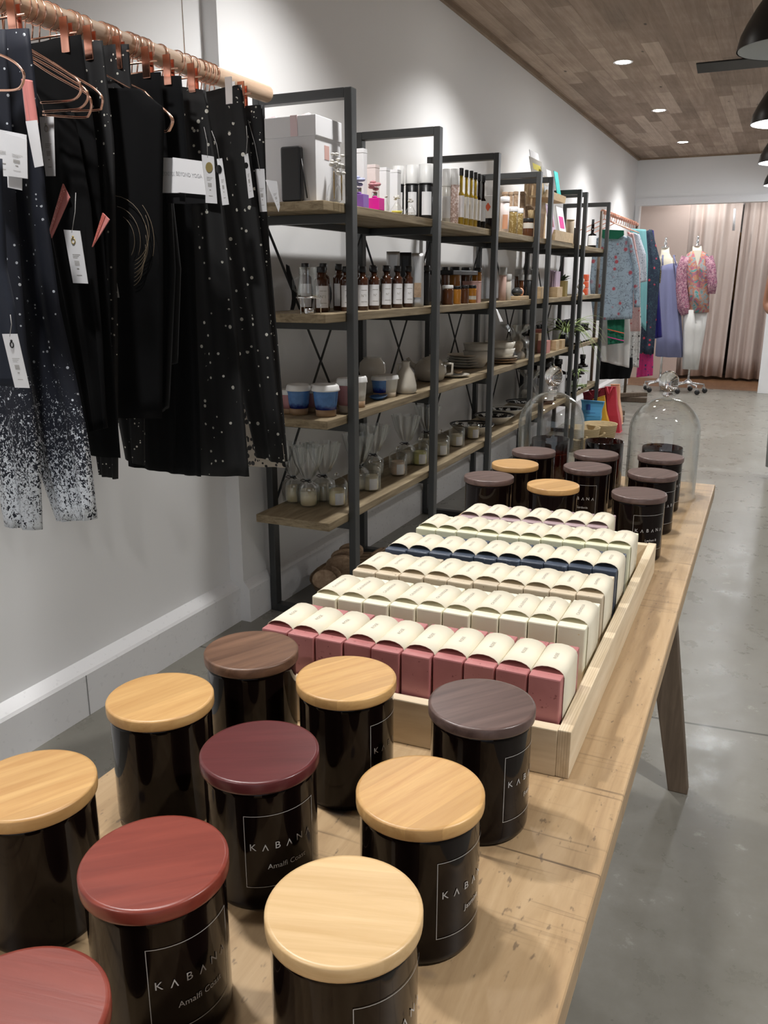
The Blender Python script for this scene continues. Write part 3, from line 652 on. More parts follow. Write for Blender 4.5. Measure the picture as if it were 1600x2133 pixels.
g1t = tagcard(g1, [(-1.272,1.12,1.433),(-1.169,1.12,1.412),(-1.177,1.12,1.344),(-1.278,1.12,1.357)], lab='wide white price tag', bar=False)
tagcard(g1, [(-1.205,1.11,1.416),(-1.159,1.11,1.403),(-1.166,1.11,1.343),(-1.214,1.11,1.35)]); tagcard(g1, [(-1.216,1.115,1.363),(-1.183,1.115,1.354),(-1.187,1.115,1.326),(-1.219,1.115,1.332)], print_=False)
g5 = garment('leggings', 'plain black leggings under copper clips behind the bare copper hangers', 'leggings', [(-1.372,1.33,1.608),(-1.36,1.33,1.349),(-1.334,1.33,1.069),(-1.31,1.33,0.825)], [(-1.229,1.33,1.616),(-1.214,1.33,1.428),(-1.219,1.33,1.072),(-1.221,1.33,0.822)], 'blk', LG, seed=4)
tagcard(g5, [(-1.273,1.25,1.467),(-1.234,1.25,1.465),(-1.244,1.25,1.365),(-1.267,1.25,1.366)], lab='white price tag with drop logo', string=(-1.282,1.26,1.513))
g6 = garment('vest_top', 'long black vest with coral side slits on bare copper hangers', 'top', [(-1.316,1.3,1.488),(-1.327,1.3,1.345),(-1.291,1.3,1.072),(-1.267,1.3,0.879)], [(-1.232,1.3,1.479),(-1.211,1.3,1.323),(-1.21,1.3,1.074),(-1.218,1.3,0.892)], 'blk', None, seed=5)
for pts in ([(-1.262,1.285,1.356),(-1.249,1.285,1.331),(-1.305,1.285,1.259),(-1.307,1.285,1.275)], [(-1.171,1.285,1.301),(-1.157,1.285,1.289),(-1.187,1.285,1.258),(-1.204,1.285,1.241)]):
    c = [Vector(p) for p in pts]; b = MB(); b.prism(pts, (0, .002, 0)); b.build('coral_side_insert', 'corallight', g6)
    mid = (c[1]+c[2])/2*.45+(c[0]+c[3])/2*.55; b = MB(); b.prism([c[0], c[0].lerp(c[1], .45), c[3].lerp(c[2], .5), c[3]], (0, -.001, 0)); b.build('glitter_strip', 'coral', g6)
tagcard(g6, [(-1.248,1.262,1.272),(-1.208,1.262,1.269),(-1.2,1.262,1.174),(-1.237,1.262,1.175)], lab='white price tag with gold drop logo', string=(-1.218,1.27,1.337))
g7 = garment('leggings', 'black flecked leggings hanging behind the vest', 'leggings', [(-1.338,1.39,1.631),(-1.343,1.39,1.354),(-1.353,1.39,0.963),(-1.341,1.39,0.764)], [(-1.23,1.39,1.619),(-1.221,1.39,1.437),(-1.253,1.39,1.068),(-1.286,1.39,0.759)], 'spark2', LG, seed=6)
g8 = garment('leggings', 'black flecked leggings with a narrow waist under the middle copper clip', 'leggings', [(-1.349,1.47,1.636),(-1.353,1.47,1.361),(-1.359,1.47,0.954),(-1.332,1.47,0.786)], [(-1.237,1.47,1.632),(-1.238,1.47,1.538),(-1.243,1.47,1.164),(-1.281,1.47,0.773)], 'spark2', LG, seed=7)
g9 = garment('swirl_top', 'black long-sleeved top with faint gold swirl print, largest dark piece', 'top', [(-1.236,1.445,1.551),(-1.285,1.445,1.511),(-1.323,1.445,1.423),(-1.363,1.445,1.164),(-1.404,1.445,0.881)], [(-1.196,1.445,1.543),(-1.14,1.445,1.504),(-1.159,1.445,1.351),(-1.174,1.445,1.165),(-1.201,1.445,0.89)], 'blk', None, t_=.02, amp=.003, seed=8)
b = MB()
def arc(cx, cz, r, a0, a1, y, n=14, sq=1.0): b.tube([(cx+r*math.cos(R(a0+(a1-a0)*k/n)), y, cz+sq*r*math.sin(R(a0+(a1-a0)*k/n))) for k in range(n+1)], .0006, 5)
cx_, _, cz_ = (-1.293,1.425,1.242)
for r_, a0, a1 in ((.05, -40, 60), (.065, -30, 80), (.085, -55, 95), (.10, -20, 40), (.035, 100, 260), (.06, 120, 230)): arc(cx_+.02, cz_+.02, r_, a0, a1, 1.428)
for k in range(7): arc(cx_+.045, cz_-.035+.012*k, .04+.004*k, -70, -10+6*k, 1.428)
for r_ in (.008, .014, .022): arc(cx_-.005, cz_+.085, r_, -120, 200, 1.428)
b.build('gold_swirl_print', 'goldline', g9)
tagcard(g9, [(-1.286,1.42,1.246),(-1.279,1.42,1.247),(-1.268,1.42,1.145),(-1.282,1.42,1.145)], 'print', lab='tag seen nearly edge-on', print_=False, string=(-1.285,1.42,1.303))
for k, (Lp, Rp) in enumerate((([(-1.199,1.49,1.417),(-1.211,1.49,1.204),(-1.24,1.49,0.894)], [(-1.172,1.49,1.42),(-1.172,1.49,1.203),(-1.214,1.49,0.912)]), ([(-1.203,1.51,1.34),(-1.202,1.51,1.204),(-1.223,1.51,0.999)], [(-1.186,1.51,1.348),(-1.177,1.51,1.204),(-1.202,1.51,1.004)]))):
    garment('black_cardigan', ('black soft knit sleeve hanging right of the swirl print top', 'second soft knit sleeve, shorter, left of the plain black leggings')[k], 'cardigan', Lp, Rp, 'blk2', None, t_=.02, amp=.003, seed=20+k)
g10 = garment('leggings', 'plain black leggings left of the two square white tags', 'leggings', [(-1.315,1.555,1.598),(-1.319,1.555,1.267),(-1.336,1.555,0.946),(-1.341,1.555,0.745)], [(-1.23,1.555,1.598),(-1.22,1.555,1.265),(-1.246,1.555,0.896),(-1.258,1.555,0.741)], 'blk', LG, seed=9)
g11 = garment('leggings', 'matte black leggings directly behind the square white tags', 'leggings', [(-1.324,1.624,1.612),(-1.308,1.624,1.269),(-1.318,1.624,0.882),(-1.329,1.624,0.722)], [(-1.23,1.624,1.604),(-1.22,1.624,1.268),(-1.23,1.624,0.888),(-1.236,1.624,0.721)], 'blk2', LG, seed=10)
g12 = garment('leggings', 'black gold-flecked leggings with wide hem, in the middle right of the rail', 'leggings', [(-1.302,1.708,1.615),(-1.289,1.708,1.326),(-1.294,1.708,0.932),(-1.297,1.708,0.695)], [(-1.23,1.708,1.591),(-1.194,1.708,1.334),(-1.169,1.708,1.007),(-1.155,1.708,0.711)], 'spark', LG, seed=11)
g13 = garment('leggings', 'pale leopard print cloth showing only at the hem between the flecked leggings', 'leggings', [(-1.308,1.88,1.395),(-1.299,1.88,1.039),(-1.284,1.88,0.69)], [(-1.237,1.88,1.392),(-1.195,1.88,1.042),(-1.155,1.88,0.699)], 'leo', None, seed=12)
g14 = garment('leggings', 'black gold-flecked leggings under the bright white clip, near the rail end', 'leggings', [(-1.321,1.853,1.616),(-1.285,1.853,1.278),(-1.257,1.853,0.918),(-1.234,1.853,0.728)], [(-1.231,1.853,1.63),(-1.216,1.853,1.498),(-1.183,1.853,1.208),(-1.145,1.853,0.716)], 'spark', LG, seed=13)
g15 = garment('leggings', 'last black leggings at the end of the rail, under a coral copper clip', 'leggings', [(-1.264,1.905,1.593),(-1.244,1.905,1.279),(-1.217,1.905,0.915),(-1.207,1.905,0.708)], [(-1.203,1.905,1.592),(-1.205,1.905,1.313),(-1.188,1.905,1.041),(-1.168,1.905,0.709)], 'spark2', LG, seed=14)
# square and long tags in the middle of the rail
def bey(parent, pts, lab):
    o = tagcard(parent, pts, lab=lab, print_=False); p = [Vector(q) for q in pts]
    me = text_mesh('BEYOND YOGA', .0125, 1.0)
    w = max(v.co.x for v in me.vertices)*2*1.12
    for v in me.vertices:
        u = .5+v.co.x/w; vv = .46-v.co.y/.075; v.co = p[0].lerp(p[1], u).lerp(p[3].lerp(p[2], u), vv)+Vector((0, -.0013, 0))
    mesh_obj('brand_print', me, bpy.data.materials['tag_grey_print'] if 'tag_grey_print' in bpy.data.materials else mat('tag_grey_print', (.42, .42, .44), .6), o); return o
bey(g10, [(-1.181,1.475,1.42),(-1.141,1.475,1.417),(-1.139,1.475,1.351),(-1.185,1.475,1.353)], 'square white brand tag, partly covered'); bey(g11, [(-1.146,1.47,1.418),(-1.075,1.47,1.407),(-1.069,1.47,1.344),(-1.141,1.47,1.352)], 'square white brand tag')
tagcard(g10, [(-1.177,1.48,1.359),(-1.128,1.48,1.356),(-1.129,1.48,1.33),(-1.177,1.48,1.333)], 'black', 'black_tag', print_=False); tagcard(g11, [(-1.124,1.475,1.352),(-1.075,1.475,1.348),(-1.076,1.475,1.329),(-1.123,1.475,1.33)], 'black', 'black_tag', print_=False)
def seal(parent, c, r, m):
    b = MB(); b.prism([(c[0]+r*math.cos(k*PI/10), c[1], c[2]+r*1.15*math.sin(k*PI/10)) for k in range(20)], (0, -.0006, 0)); b.build('round_seal', m, parent)
o = tagcard(g12, [(-1.236,1.69,1.455),(-1.203,1.69,1.449),(-1.2,1.69,1.349),(-1.233,1.69,1.352)], lab='white tag with gold seal', string=(-1.226,1.69,1.512)); seal(o, (-1.216,1.688,1.427), .0095, 'gold')
o = tagcard(g12, [(-1.202,1.7,1.445),(-1.188,1.7,1.446),(-1.175,1.7,1.347),(-1.193,1.7,1.346)], lab='narrow tag with dark seal', string=(-1.213,1.7,1.505)); seal(o, (-1.197,1.698,1.423), .008, 'black')
o = tagcard(g14, [(-1.218,1.835,1.47),(-1.207,1.835,1.474),(-1.195,1.835,1.375),(-1.21,1.835,1.372)], lab='edge-on tag with dark seal', string=(-1.209,1.835,1.535)); seal(o, (-1.213,1.834,1.447), .006, 'black')
tagcard(g15, [(-1.22,1.885,1.445),(-1.194,1.885,1.444),(-1.191,1.885,1.345),(-1.211,1.885,1.345)], lab='white price tag', string=(-1.236,1.885,1.557)); tagcard(g15, [(-1.195,1.89,1.419),(-1.162,1.89,1.415),(-1.156,1.89,1.356),(-1.16,1.89,1.343)], lab='white receipt-like tag')
for k, (y, lab) in enumerate(((1.15, 'nearest copper clip hanger at the left border'), (1.209, 'copper clip hanger above the second ombre leggings'), (1.33, 'copper clip hanger with a tall clip over plain black leggings'),
    (1.39, 'copper clip hanger with two crossing clips, in the dense cluster'), (1.47, 'copper clip hanger with crossing bar right of the cluster'), (1.555, 'copper clip hanger fifth from the far end'), (1.624, 'copper clip hanger fourth from the far end'),
    (1.708, 'copper clip hanger third from the far end of the rail'), (1.853, 'copper clip hanger carrying a bright white clip'), (1.905, 'copper clip hanger at the very end of the rail'))):
    clip_hanger(y, (-.15, .088), lab, zc=-.052, white=1 if k == 8 else -1)
ring0 = None
HL = 'bare copper hook on the wooden rail, %s from the near end'
for k, y in enumerate((1.233, 1.25, 1.265, 1.288, 1.313, 1.348, 1.374, 1.433, 1.446, 1.52, 1.533, 1.545, 1.60, 1.607, 1.646, 1.659, 1.768, 1.80, 1.825, 1.87, 1.887)):
    if ring0 is None:
        ring0 = thing('hanger_hook', HL % ORD[k], 'hanger', (RXX, y, RZ), 0, 'bare copper hooks on the wooden rail')
        MB().tube([(.0242*math.sin(a), 0, .0242*math.cos(a)) for a in [R(-210+k2*17) for k2 in range(23)]]+[(.004, 0, -.032), (.0, 0, -.055)], .0015, 6).build('hook', 'metalthread', ring0)
    else: dup(ring0, (RXX, y, RZ), 0, HL % ORD[k])
# bare copper top hangers whose rounded ends stick out
def top_hanger(pts, lab, y):
    t = thing('copper_wire_hanger', lab, 'hanger', (0, 0, 0), 0, 'copper wire hangers with rounded shoulders')
    P = [Vector(p) for p in pts]; Q = []
    for i in range(len(P)-1):
        for s in range(6):
            u = s/6; p0 = P[max(0, i-1)]; p1 = P[i]; p2 = P[i+1]; p3 = P[min(len(P)-1, i+2)]
            Q.append(.5*((2*p1)+(p2-p0)*u+(2*p0-5*p1+4*p2-p3)*u*u+(3*p1-p0-3*p2+p3)*u**3))
    Q.append(P[-1]); MB().tube(Q, .0022, 8).build('wire_frame', 'metalthread', t)
    a = Q[0]; MB().tube([a, Vector((RXX-.002, y, RZ-.06)), Vector((RXX, y, RZ-.024))], .0018, 6).build('hook', 'metalthread', t)
top_hanger([(-1.259,1.107,1.544),(-1.204,1.107,1.534),(-1.166,1.107,1.518),(-1.149,1.107,1.502),(-1.152,1.107,1.487),(-1.167,1.107,1.478),(-1.21,1.107,1.48),(-1.27,1.107,1.484)], 'copper wire hanger with rounded end at the left border', 1.107)
top_hanger([(-1.283,1.233,1.579),(-1.229,1.233,1.555),(-1.177,1.233,1.528),(-1.154,1.233,1.514),(-1.15,1.233,1.497),(-1.166,1.233,1.485),(-1.2,1.233,1.484),(-1.245,1.233,1.486)], 'copper wire hanger, front one of the bare group', 1.233)
top_hanger([(-1.296,1.25,1.577),(-1.237,1.25,1.548),(-1.184,1.25,1.52),(-1.155,1.25,1.503),(-1.152,1.25,1.487),(-1.17,1.25,1.474),(-1.201,1.25,1.473),(-1.259,1.25,1.475)], 'copper wire hanger, second of the bare group', 1.25)
top_hanger([(-1.307,1.265,1.575),(-1.253,1.265,1.543),(-1.199,1.265,1.516),(-1.167,1.265,1.5),(-1.158,1.265,1.484),(-1.165,1.265,1.466),(-1.183,1.265,1.462),(-1.275,1.265,1.473)], 'copper wire hanger, third and lowest of the bare group', 1.265)
top_hanger([(-1.259,1.285,1.563),(-1.227,1.285,1.544),(-1.194,1.285,1.527),(-1.165,1.285,1.511),(-1.15,1.285,1.496),(-1.153,1.285,1.481),(-1.163,1.285,1.476),(-1.224,1.285,1.479)], 'copper wire hanger, separate one right of the bare group', 1.285)
top_hanger([(-1.208,1.47,1.535),(-1.174,1.47,1.513),(-1.151,1.47,1.5),(-1.143,1.47,1.485),(-1.151,1.47,1.471),(-1.164,1.47,1.467),(-1.214,1.47,1.474)], 'copper wire hanger end beside the shoulder of the swirl print top', 1.445)
top_hanger([(-1.215,1.48,1.547),(-1.187,1.48,1.522),(-1.167,1.48,1.509),(-1.148,1.48,1.49),(-1.154,1.48,1.475),(-1.167,1.48,1.468),(-1.222,1.48,1.474)], 'copper wire hanger end just behind the shoulder of the swirl print top', 1.457)
# ================================================================ SHELVING
SZ = (1.411, 1.080, .748, .408)
def unit(frames, y0, y1, lab, braces):
    t = thing('shelving_unit', lab, 'shelving unit', (0, frames[0], 0), 0, 'charcoal metal and oak shelving units along the wall')
    f0 = frames[0]
    for y in frames:
        y -= f0
        MB().box(-1.275, -1.250, y, y+.036, 0, 1.742).bevel(.003).build('front_post', 'frame', t)
        MB().box(-1.603, -1.578, y, y+.036, 0, 1.742).bevel(.003).build('rear_post', 'frame', t)
        MB().box(-1.578, -1.275, y, y+.036, 1.713, 1.742).bevel(.002).build('top_rail', 'frame', t)
        MB().box(-1.578, -1.275, y, y+.036, 0, .028).bevel(.002).build('bottom_rail', 'frame', t)
        for z in SZ: MB().box(-1.578, -1.275, y+.003, y+.033, z-.056, z-.029).build('shelf_bearer', 'frame', t)
    for z in SZ:
        MB().box(-1.562, -1.278, y0-f0, y1-f0, z-.028, z).bevel(.0025).build('shelf_board', 'shelfwood', t)
        for ya, yb in zip(frames, frames[1:]): MB().box(-1.562, -1.545, ya-f0+.036, yb-f0, z-.052, z-.029).build('back_rail', 'frame', t)
    for ya, yb, za, zb in braces:
        for s in (0, 1):
            p0 = (-1.590+.006*s, ya-f0, za if s else zb); p1 = (-1.590+.006*s, yb-f0, zb if s else za)
            MB().tube([p0, p1], .0045, 8).build('cross_brace', 'frame', t)
    return t
unit((2.471, 3.207, 3.953, 4.705), 2.335, 4.845, 'long four-frame charcoal metal shelving unit nearest the clothes rail', [(2.507, 3.207, .42, 1.36), (3.243, 3.953, .42, 1.36), (3.989, 4.705, .42, 1.36)])
unit((4.97, 5.71), 4.86, 5.845, 'two-frame charcoal metal shelving unit, middle one of the row', [(5.006, 5.71, .42, 1.36)])
unit((5.899, 6.711), 5.86, 6.83, 'two-frame charcoal metal shelving unit, last one before the far clothes', [(5.935, 6.711, .42, 1.36)])
# ---------------------------------------------------------------- goods on the shelves
def bottle(name, lab, cat, it, z, body, cap, lm='white', grp=None, neck=.38, nh=.18, ch=.1, lh=(.12, .62), txt=None, capr=None, shoulder=.12, phi=-62, lw=75):
    x, y, r, h = it; t = thing(name, lab, cat, (x, y, z), 0, grp)
    zb = h*(1-nh-ch); zs = zb-h*shoulder*.6
    MB().lathe([(r*.9, 0), (r, .003), (r, zs), (r*.93, zs+(zb-zs)*.5), (r*neck*1.15, zb), (r*neck, zb+h*.02), (r*neck, h*(1-ch))], 24).build('bottle_body', body, t)
    cr = capr*r if capr else r*neck*1.2
    MB().lathe([(cr, h*(1-ch)-.002), (cr*1.02, h*(1-ch)+.001), (cr, h-.001), (cr*.9, h)], 20).build('cap', cap, t)
    if lm:
        b = MB(); n = 10; pts = []
        for k in range(n+1):
            a = R(phi-lw+2*lw*k/n); pts.append(((r+.0006)*math.cos(a), (r+.0006)*math.sin(a)))
        vs = [[b.bm.verts.new((px, py, zz)) for px, py in pts] for zz in (h*lh[0], h*lh[1])]
        for k in range(n): f = b.bm.faces.new((vs[0][k], vs[0][k+1], vs[1][k+1], vs[1][k])); f.smooth = True
        lb = b.build('paper_label', lm, t)
        if txt:
            me = text_mesh(txt, r*.55)
            for v in me.vertices: v.co.x += r*.15
            mesh_obj('label_print', wrap(me, r+.0009, h*(lh[0]+lh[1])/2, R(phi)), 'soapprint', lb)
            b = MB()
            for q in (.2, .75):
                zz = h*(lh[0]+(lh[1]-lh[0])*q); pr = [((r+.0009)*math.cos(R(phi+s)), (r+.0009)*math.sin(R(phi+s))) for s in (-18, 0, 20, 40)]
                for (ax, ay), (bx, by) in zip(pr, pr[1:]): b.bm.faces.new([b.bm.verts.new(p) for p in ((ax, ay, zz), (bx, by, zz), (bx, by, zz+h*.012), (ax, ay, zz+h*.012))])
            b.build('label_lines', 'soapprint', lb)
    return t
def jar(name, lab, cat, it, z, body, cap, grp=None, ch=.16, lm=None, capr=.95, lh=(.15, .7)):
    x, y, r, h = it; t = thing(name, lab, cat, (x, y, z), 0, grp)
    MB().lathe([(r*.94, 0), (r, .004), (r, h*(1-ch)*.9), (r*.9, h*(1-ch))], 24).build('jar_body', body, t)
    MB().lathe([(r*capr, h*(1-ch)-.001), (r*capr*1.02, h*(1-ch)+.002), (r*capr*1.02, h-.002), (r*capr*.95, h)], 24).build('lid', cap, t)
    if lm:
        b = MB(); pts = [((r+.0006)*math.cos(R(-62+a)), (r+.0006)*math.sin(R(-62+a))) for a in range(-60, 61, 12)]
        vs = [[b.bm.verts.new((px, py, h*zz)) for px, py in pts] for zz in lh]
        for k in range(len(pts)-1): f = b.bm.faces.new((vs[0][k], vs[0][k+1], vs[1][k+1], vs[1][k])); f.smooth = True
        b.build('paper_label', lm, t)
    return t
def carton(name, lab, cat, x0, x1, y0, y1, z, h, m, grp=None, rz=0, mark=None):
    t = thing(name, lab, cat, ((x0+x1)/2, (y0+y1)/2, z), rz, grp); w = (x1-x0)/2; d = (y1-y0)/2
    MB().box(-w, w, -d, d, 0, h*.93).bevel(.0012).build('carton', m, t)
    MB().box(-w-.0006, w+.0006, -d-.0006, d+.0006, h*.93, h).bevel(.001).build('top_flap', m, t)
    if mark: MB().box(-w*.5, w*.5, -d-.0014, -d-.0007, h*.35, h*.6).box(w+.0007, w+.0014, -d*.5, d*.5, h*.35, h*.6).build('printed_panel', mark, t)
    return t
pal = dict(pinkglass=(.85, .03, .38), purple=(.28, .12, .5), oil=(.33, .22, .02), pinksalt=(.62, .42, .36), teal=(.05, .42, .40), yellow=(.78, .68, .12), orange=(.80, .13, .05), honey=(.42, .17, .02), honeydk=(.10, .035, .012),
    pinkcard=(.62, .38, .34), beige=(.60, .50, .38), stone=(.60, .56, .49), stonewhite=(.68, .66, .61), clay=(.36, .23, .13), blueglz=(.06, .17, .40), bluedk=(.02, .045, .22), pinkglz=(.50, .24, .26), greyplastic=(.42, .42, .41), lilac=(.55, .42, .55),
    magenta=(.70, .05, .30), red=(.52, .035, .06), bluebag=(.12, .42, .72), yelbag=(.75, .38, .03), straw=(.45, .33, .17), green=(.02, .20, .12), leaf=(.16, .30, .06), skin=(.62, .32, .22), peach=(.82, .42, .26), pinkblock=(.62, .25, .22), foil=(.6, .6, .6))
for k, c in pal.items(): MAT[k] = mat(k+'_finish', c, .45 if k not in ('stonewhite', 'stone', 'blueglz', 'pinkglz', 'pinkglass', 'honey', 'honeydk', 'oil') else .15)
MAT['foil'].node_tree.nodes['Principled BSDF'].inputs['Metallic'].default_value = .9
MAT['speckled'] = speck_mat('speckled_stoneware_glaze', (.60, .56, .48), (.25, .18, .12), 230, .70, .18, (.56, .52, .45))
MAT['herb'] = speck_mat('dried_herbs_in_jar', (.30, .20, .06), (.55, .45, .25), 90, .55, .3)
S1, S2, S3, S4 = SZ
# --- top shelf
g = thing('gift_box', 'large white lidded gift box with pink ribbon on the top shelf end', 'gift box', (-1.425, 2.435, S1))
MB().box(-.125, .105, -.065, .095, 0, .187).bevel(.002).build('box_body', 'white', g)
MB().box(-.129, .109, -.069, .099, .185, .243).bevel(.002).build('box_lid', 'white', g)
for x in (-.085, .035): 
    if 'ribbonm' not in MAT: MAT['ribbonm'] = mat('pale_pink_ribbon', (.84, .66, .68), .4)
    rb = MB().box(x-.012, x+.012, -.0705, .1005, .186, .2442).build('ribbon', 'ribbonm', g); MB().prism([(x-.02, -.01, .244), (x+.025, -.005, .246), (x+.012, .0, .262), (x-.012, -.004, .256)], (0, .012, 0)).build('ribbon_tail', 'ribbonm', rb)
MB().box(.1052, .1058, -.01, .02, .125, .165).build('gift_label', 'pinkcard', g)
t = thing('zip_case', 'black zipped case with wrist strap leaning before the white gift box', 'case', (-1.392, 2.350, S1))
MB().box(-.033, .036, -.012, .012, .0, .156).bevel(.009, 4).build('case_body', 'black', t)
MB().tube([(.037, -.005, .12), (.045, -.006, .07), (.056, -.008, .008)], .0022, 6).build('wrist_strap', 'black', t)
def flower_stopper(t, z, m, r, seed):
    b = MB(); rn = random.Random(seed)
    for k in range(7):
        a = k*.9; rr = r*(.5+.5*rn.random()); c = (rr*.6*math.cos(a), rr*.6*math.sin(a), z+r*(.2+.9*rn.random())); b.ball(c, r*.42, 8, (1, 1, .5))
    b.build('flower_stopper', m, t)
vx = [((-1.285,2.419,0.0166,0.186), 'clear glass bottle with white paper flowers before the white gift box', 'white', 'glass', .3), ((-1.285,2.468,0.011,0.172), 'second clear bottle with white flowers beside the shelf post', 'white', 'glass', .3)]
for k, (it, lab, fm, bm_, fr) in enumerate(vx):
    t = thing('flower_diffuser', lab, 'diffuser', (it[0], it[1], S1), 0, 'clear flower bottles on the top shelf')
    MB().lathe([(.018, 0), (.022, .004), (.023, .02), (.018, .045), (.009, .058), (.009, .072)], 24, cap1=False).build('glass_bottle', 'glass', t)
    MB().lathe([(.002, .01), (.003, .075), (.001, .09)], 8).build('stem', 'straw', t); b = MB(); rn = random.Random(k)
    for q in range(12): b.ball((rn.uniform(-.018, .018), rn.uniform(-.014, .014), .085+rn.uniform(0, .055)), .008, 8, (1, 1, .6))
    b.build('paper_flowers', 'stonewhite', t)
def perfume(lab, it, m, fm):
    x, y, r, h = it; t = thing('perfume_bottle', lab, 'perfume', (x, y, S1), R(0), 'flower-topped perfume bottles')
    MB().box(-r, r, -r*.8, r*.8, 0, h*.36).bevel(.0015).build('square_bottle', m, t); MB().lathe([(r*.35, h*.36), (r*.35, h*.55)], 12).build('collar', 'steel', t); flower_stopper(t, h*.58, fm, r*1.1, 3); return t
perfume('magenta square perfume bottle with pink flower stopper', (-1.305,2.75,0.0268,0.108), 'pinkglass', 'pinkglz'); perfume('purple square perfume bottle half behind the shelf post', (-1.31,2.638,0.0267,0.115), 'purple', mat('mauve_blue_petal', (.36, .38, .55), .5))
for k, (it, lab) in enumerate((((-1.3,2.834,0.0117,0.071), 'small clear bottle right of the magenta perfume'), ((-1.3,2.925,0.0257,0.09), 'little clear bell bottle with white blossom, left of the dark flasks'), ((-1.295,3.038,0.0221,0.104), 'little clear bell bottle with white blossom in front of the first dark flask'))):
    x, y, r, h = it; t = thing('blossom_bottle', lab, 'diffuser', (x, y, S1), 0, 'clear blossom bottles on the top shelf')
    MB().lathe([(r*.7, 0), (r*.9, .003), (r*.85, .016), (r*.4, .032), (r*.22, .04)], 20, cap1=False).build('glass_bell', 'glass', t); MB().lathe([(r*.7, .002), (r*.8, .010)], 16).build('scent_oil', 'yellow' if k == 1 else 'glass', t); flower_stopper(t, .046, 'stonewhite', r*.6, k+8)
def ycart(x, u_it): return u_it
for k, (it, lab, m) in enumerate((((-1.37,2.782,0.0181,0.203), 'tall white carton right beside the front shelf post', 'white'), ((-1.37,2.873,0.022,0.162), 'pinkish white carton behind the magenta perfume', 'pinkcard_pale'), ((-1.36,2.946,0.0199,0.16), 'white carton, middle of the three behind the blossom bottles', 'white'), ((-1.34,2.999,0.0201,0.158), 'white carton just left of the dark flasks', 'white'))):
    if 'pinkcard_pale' not in MAT: MAT['pinkcard_pale'] = mat('pale_pink_card', (.80, .70, .68), .6)
    x, y, r, h = it; carton('perfume_carton', lab, 'carton', x-r*.8, x+r*.8, y-r*.8, y+r*.8, S1, h, m, 'white cartons on the top shelf')
for k, (it, lab) in enumerate((((-1.4,3.163,0.0221,0.192), 'white-capped dark flask at the back of the flask row'), ((-1.36,3.203,0.025,0.198), 'white-capped dark flask, left of the front pair'), ((-1.32,3.251,0.0289,0.205), 'white-capped dark flask left of the second shelf post'))):
    bottle('body_oil_flask', lab, 'flask', it, S1, 'black', 'whiteplastic', 'white', 'white-capped dark flasks', neck=.97, nh=.02, ch=.34, lh=(.08, .5), capr=1.0, shoulder=.02, lw=40)
bottle('bath_salt_tube', 'clear tube with pale salts and black stopper, right of the second post', 'bottle', (-1.33,3.501,0.0179,0.215), S1, 'stonewhite', 'whiteplastic', 'white', None, .97, .02, .30, (.1, .5), capr=1.0, shoulder=.02)
bottle('salt_grinder', 'clear cylinder of pink salt with white cap', 'bottle', (-1.31,3.545,0.0181,0.219), S1, speck_mat('pink_salt_grains', (.58, .40, .34), (.85, .72, .68), 120, .5, .5), 'whiteplastic', None, None, .97, .02, .28, capr=1.02, shoulder=.02)
OL = ['golden oil bottle with black stopper, first of the oil row', 'golden oil bottle with black stopper, second of the oil row', 'golden oil bottle with black stopper, third of the oil row', 'golden oil bottle with black stopper, fourth of the oil row', 'dark vinegar bottle, left of the two at the oil row end', 'dark vinegar bottle, right of the two at the oil row end']
for k, (it, lab) in enumerate(zip(((-1.31,3.624,0.0153,0.231), (-1.31,3.691,0.0135,0.231), (-1.31,3.754,0.0137,0.234), (-1.31,3.81,0.0128,0.234), (-1.31,3.86,0.0119,0.233), (-1.31,3.922,0.0143,0.233)), OL)):
    bottle('oil_bottle', lab, 'bottle', it, S1, 'oil' if k < 4 else 'blackglass', 'black', 'white', 'oil bottles on the top shelf', .45, .30, .12, (.14, .52), capr=.62, lw=60)
t = thing('gift_tag_bottle', 'dark bottle carrying a white card with an orange diamond', 'bottle', ((-1.32,4.056)[0], (-1.32,4.056)[1], S1))
MB().lathe([(.018, 0), (.021, .003), (.021, .07), (.012, .085), (.01, .095)], 20).build('bottle_body', 'blackglass', t)
MB().box(-.024, .024, -.026, -.024, .055, .155).bevel(.0004, 1).build('white_card', 'white', t); MB().prism([(0, -.0265, .085), (.014, -.0265, .105), (0, -.0265, .125), (-.014, -.0265, .105)], (0, -.0005, 0)).build('orange_diamond', 'orange', t)
bottle('peach_diffuser_box', 'pale pink tall box with an orange print, right of the third post', 'box', (-1.31,4.267,0.0226,0.169), S1, 'pinkcard_pale', 'white', 'peach', None, .95, .02, .12, (.1, .5), capr=1.0, shoulder=.02, lw=35)
for k, (it, lab) in enumerate((((-1.31,4.414,0.0233,0.133), 'jar of dried herbs with a white top, left of two'), ((-1.31,4.547,0.0164,0.135), 'jar of dried herbs with a white top, right of two'))): jar('herb_jar', lab, 'jar', it, S1, 'herb', 'white', 'jars of herbs on the top shelf', .18)
jar('dark_tea_jar', 'small dark jar with black label in front of the brown rolls', 'jar', (-1.31,4.699,0.0312,0.094), S1, 'honeydk', 'black', None, .2, 'stone', lh=(.45, .75))
for k, (it, lab) in enumerate(zip(((-1.42,4.618,0.0154,0.226), (-1.41,4.691,0.013,0.232), (-1.4,4.756,0.0132,0.24), (-1.38,4.828,0.016,0.245)), ('brown cardboard roll, leftmost behind the herb jars', 'brown cardboard roll, second behind the herb jars', 'brown cardboard roll, third behind the herb jars', 'brown cardboard roll, tallest, by the wooden brush'))):
    bottle('cardboard_roll', lab, 'tube', it, S1, 'driftwood', 'driftwood', None, 'brown cardboard rolls on the top shelf', .98, .01, .06, capr=1.05, shoulder=.01)
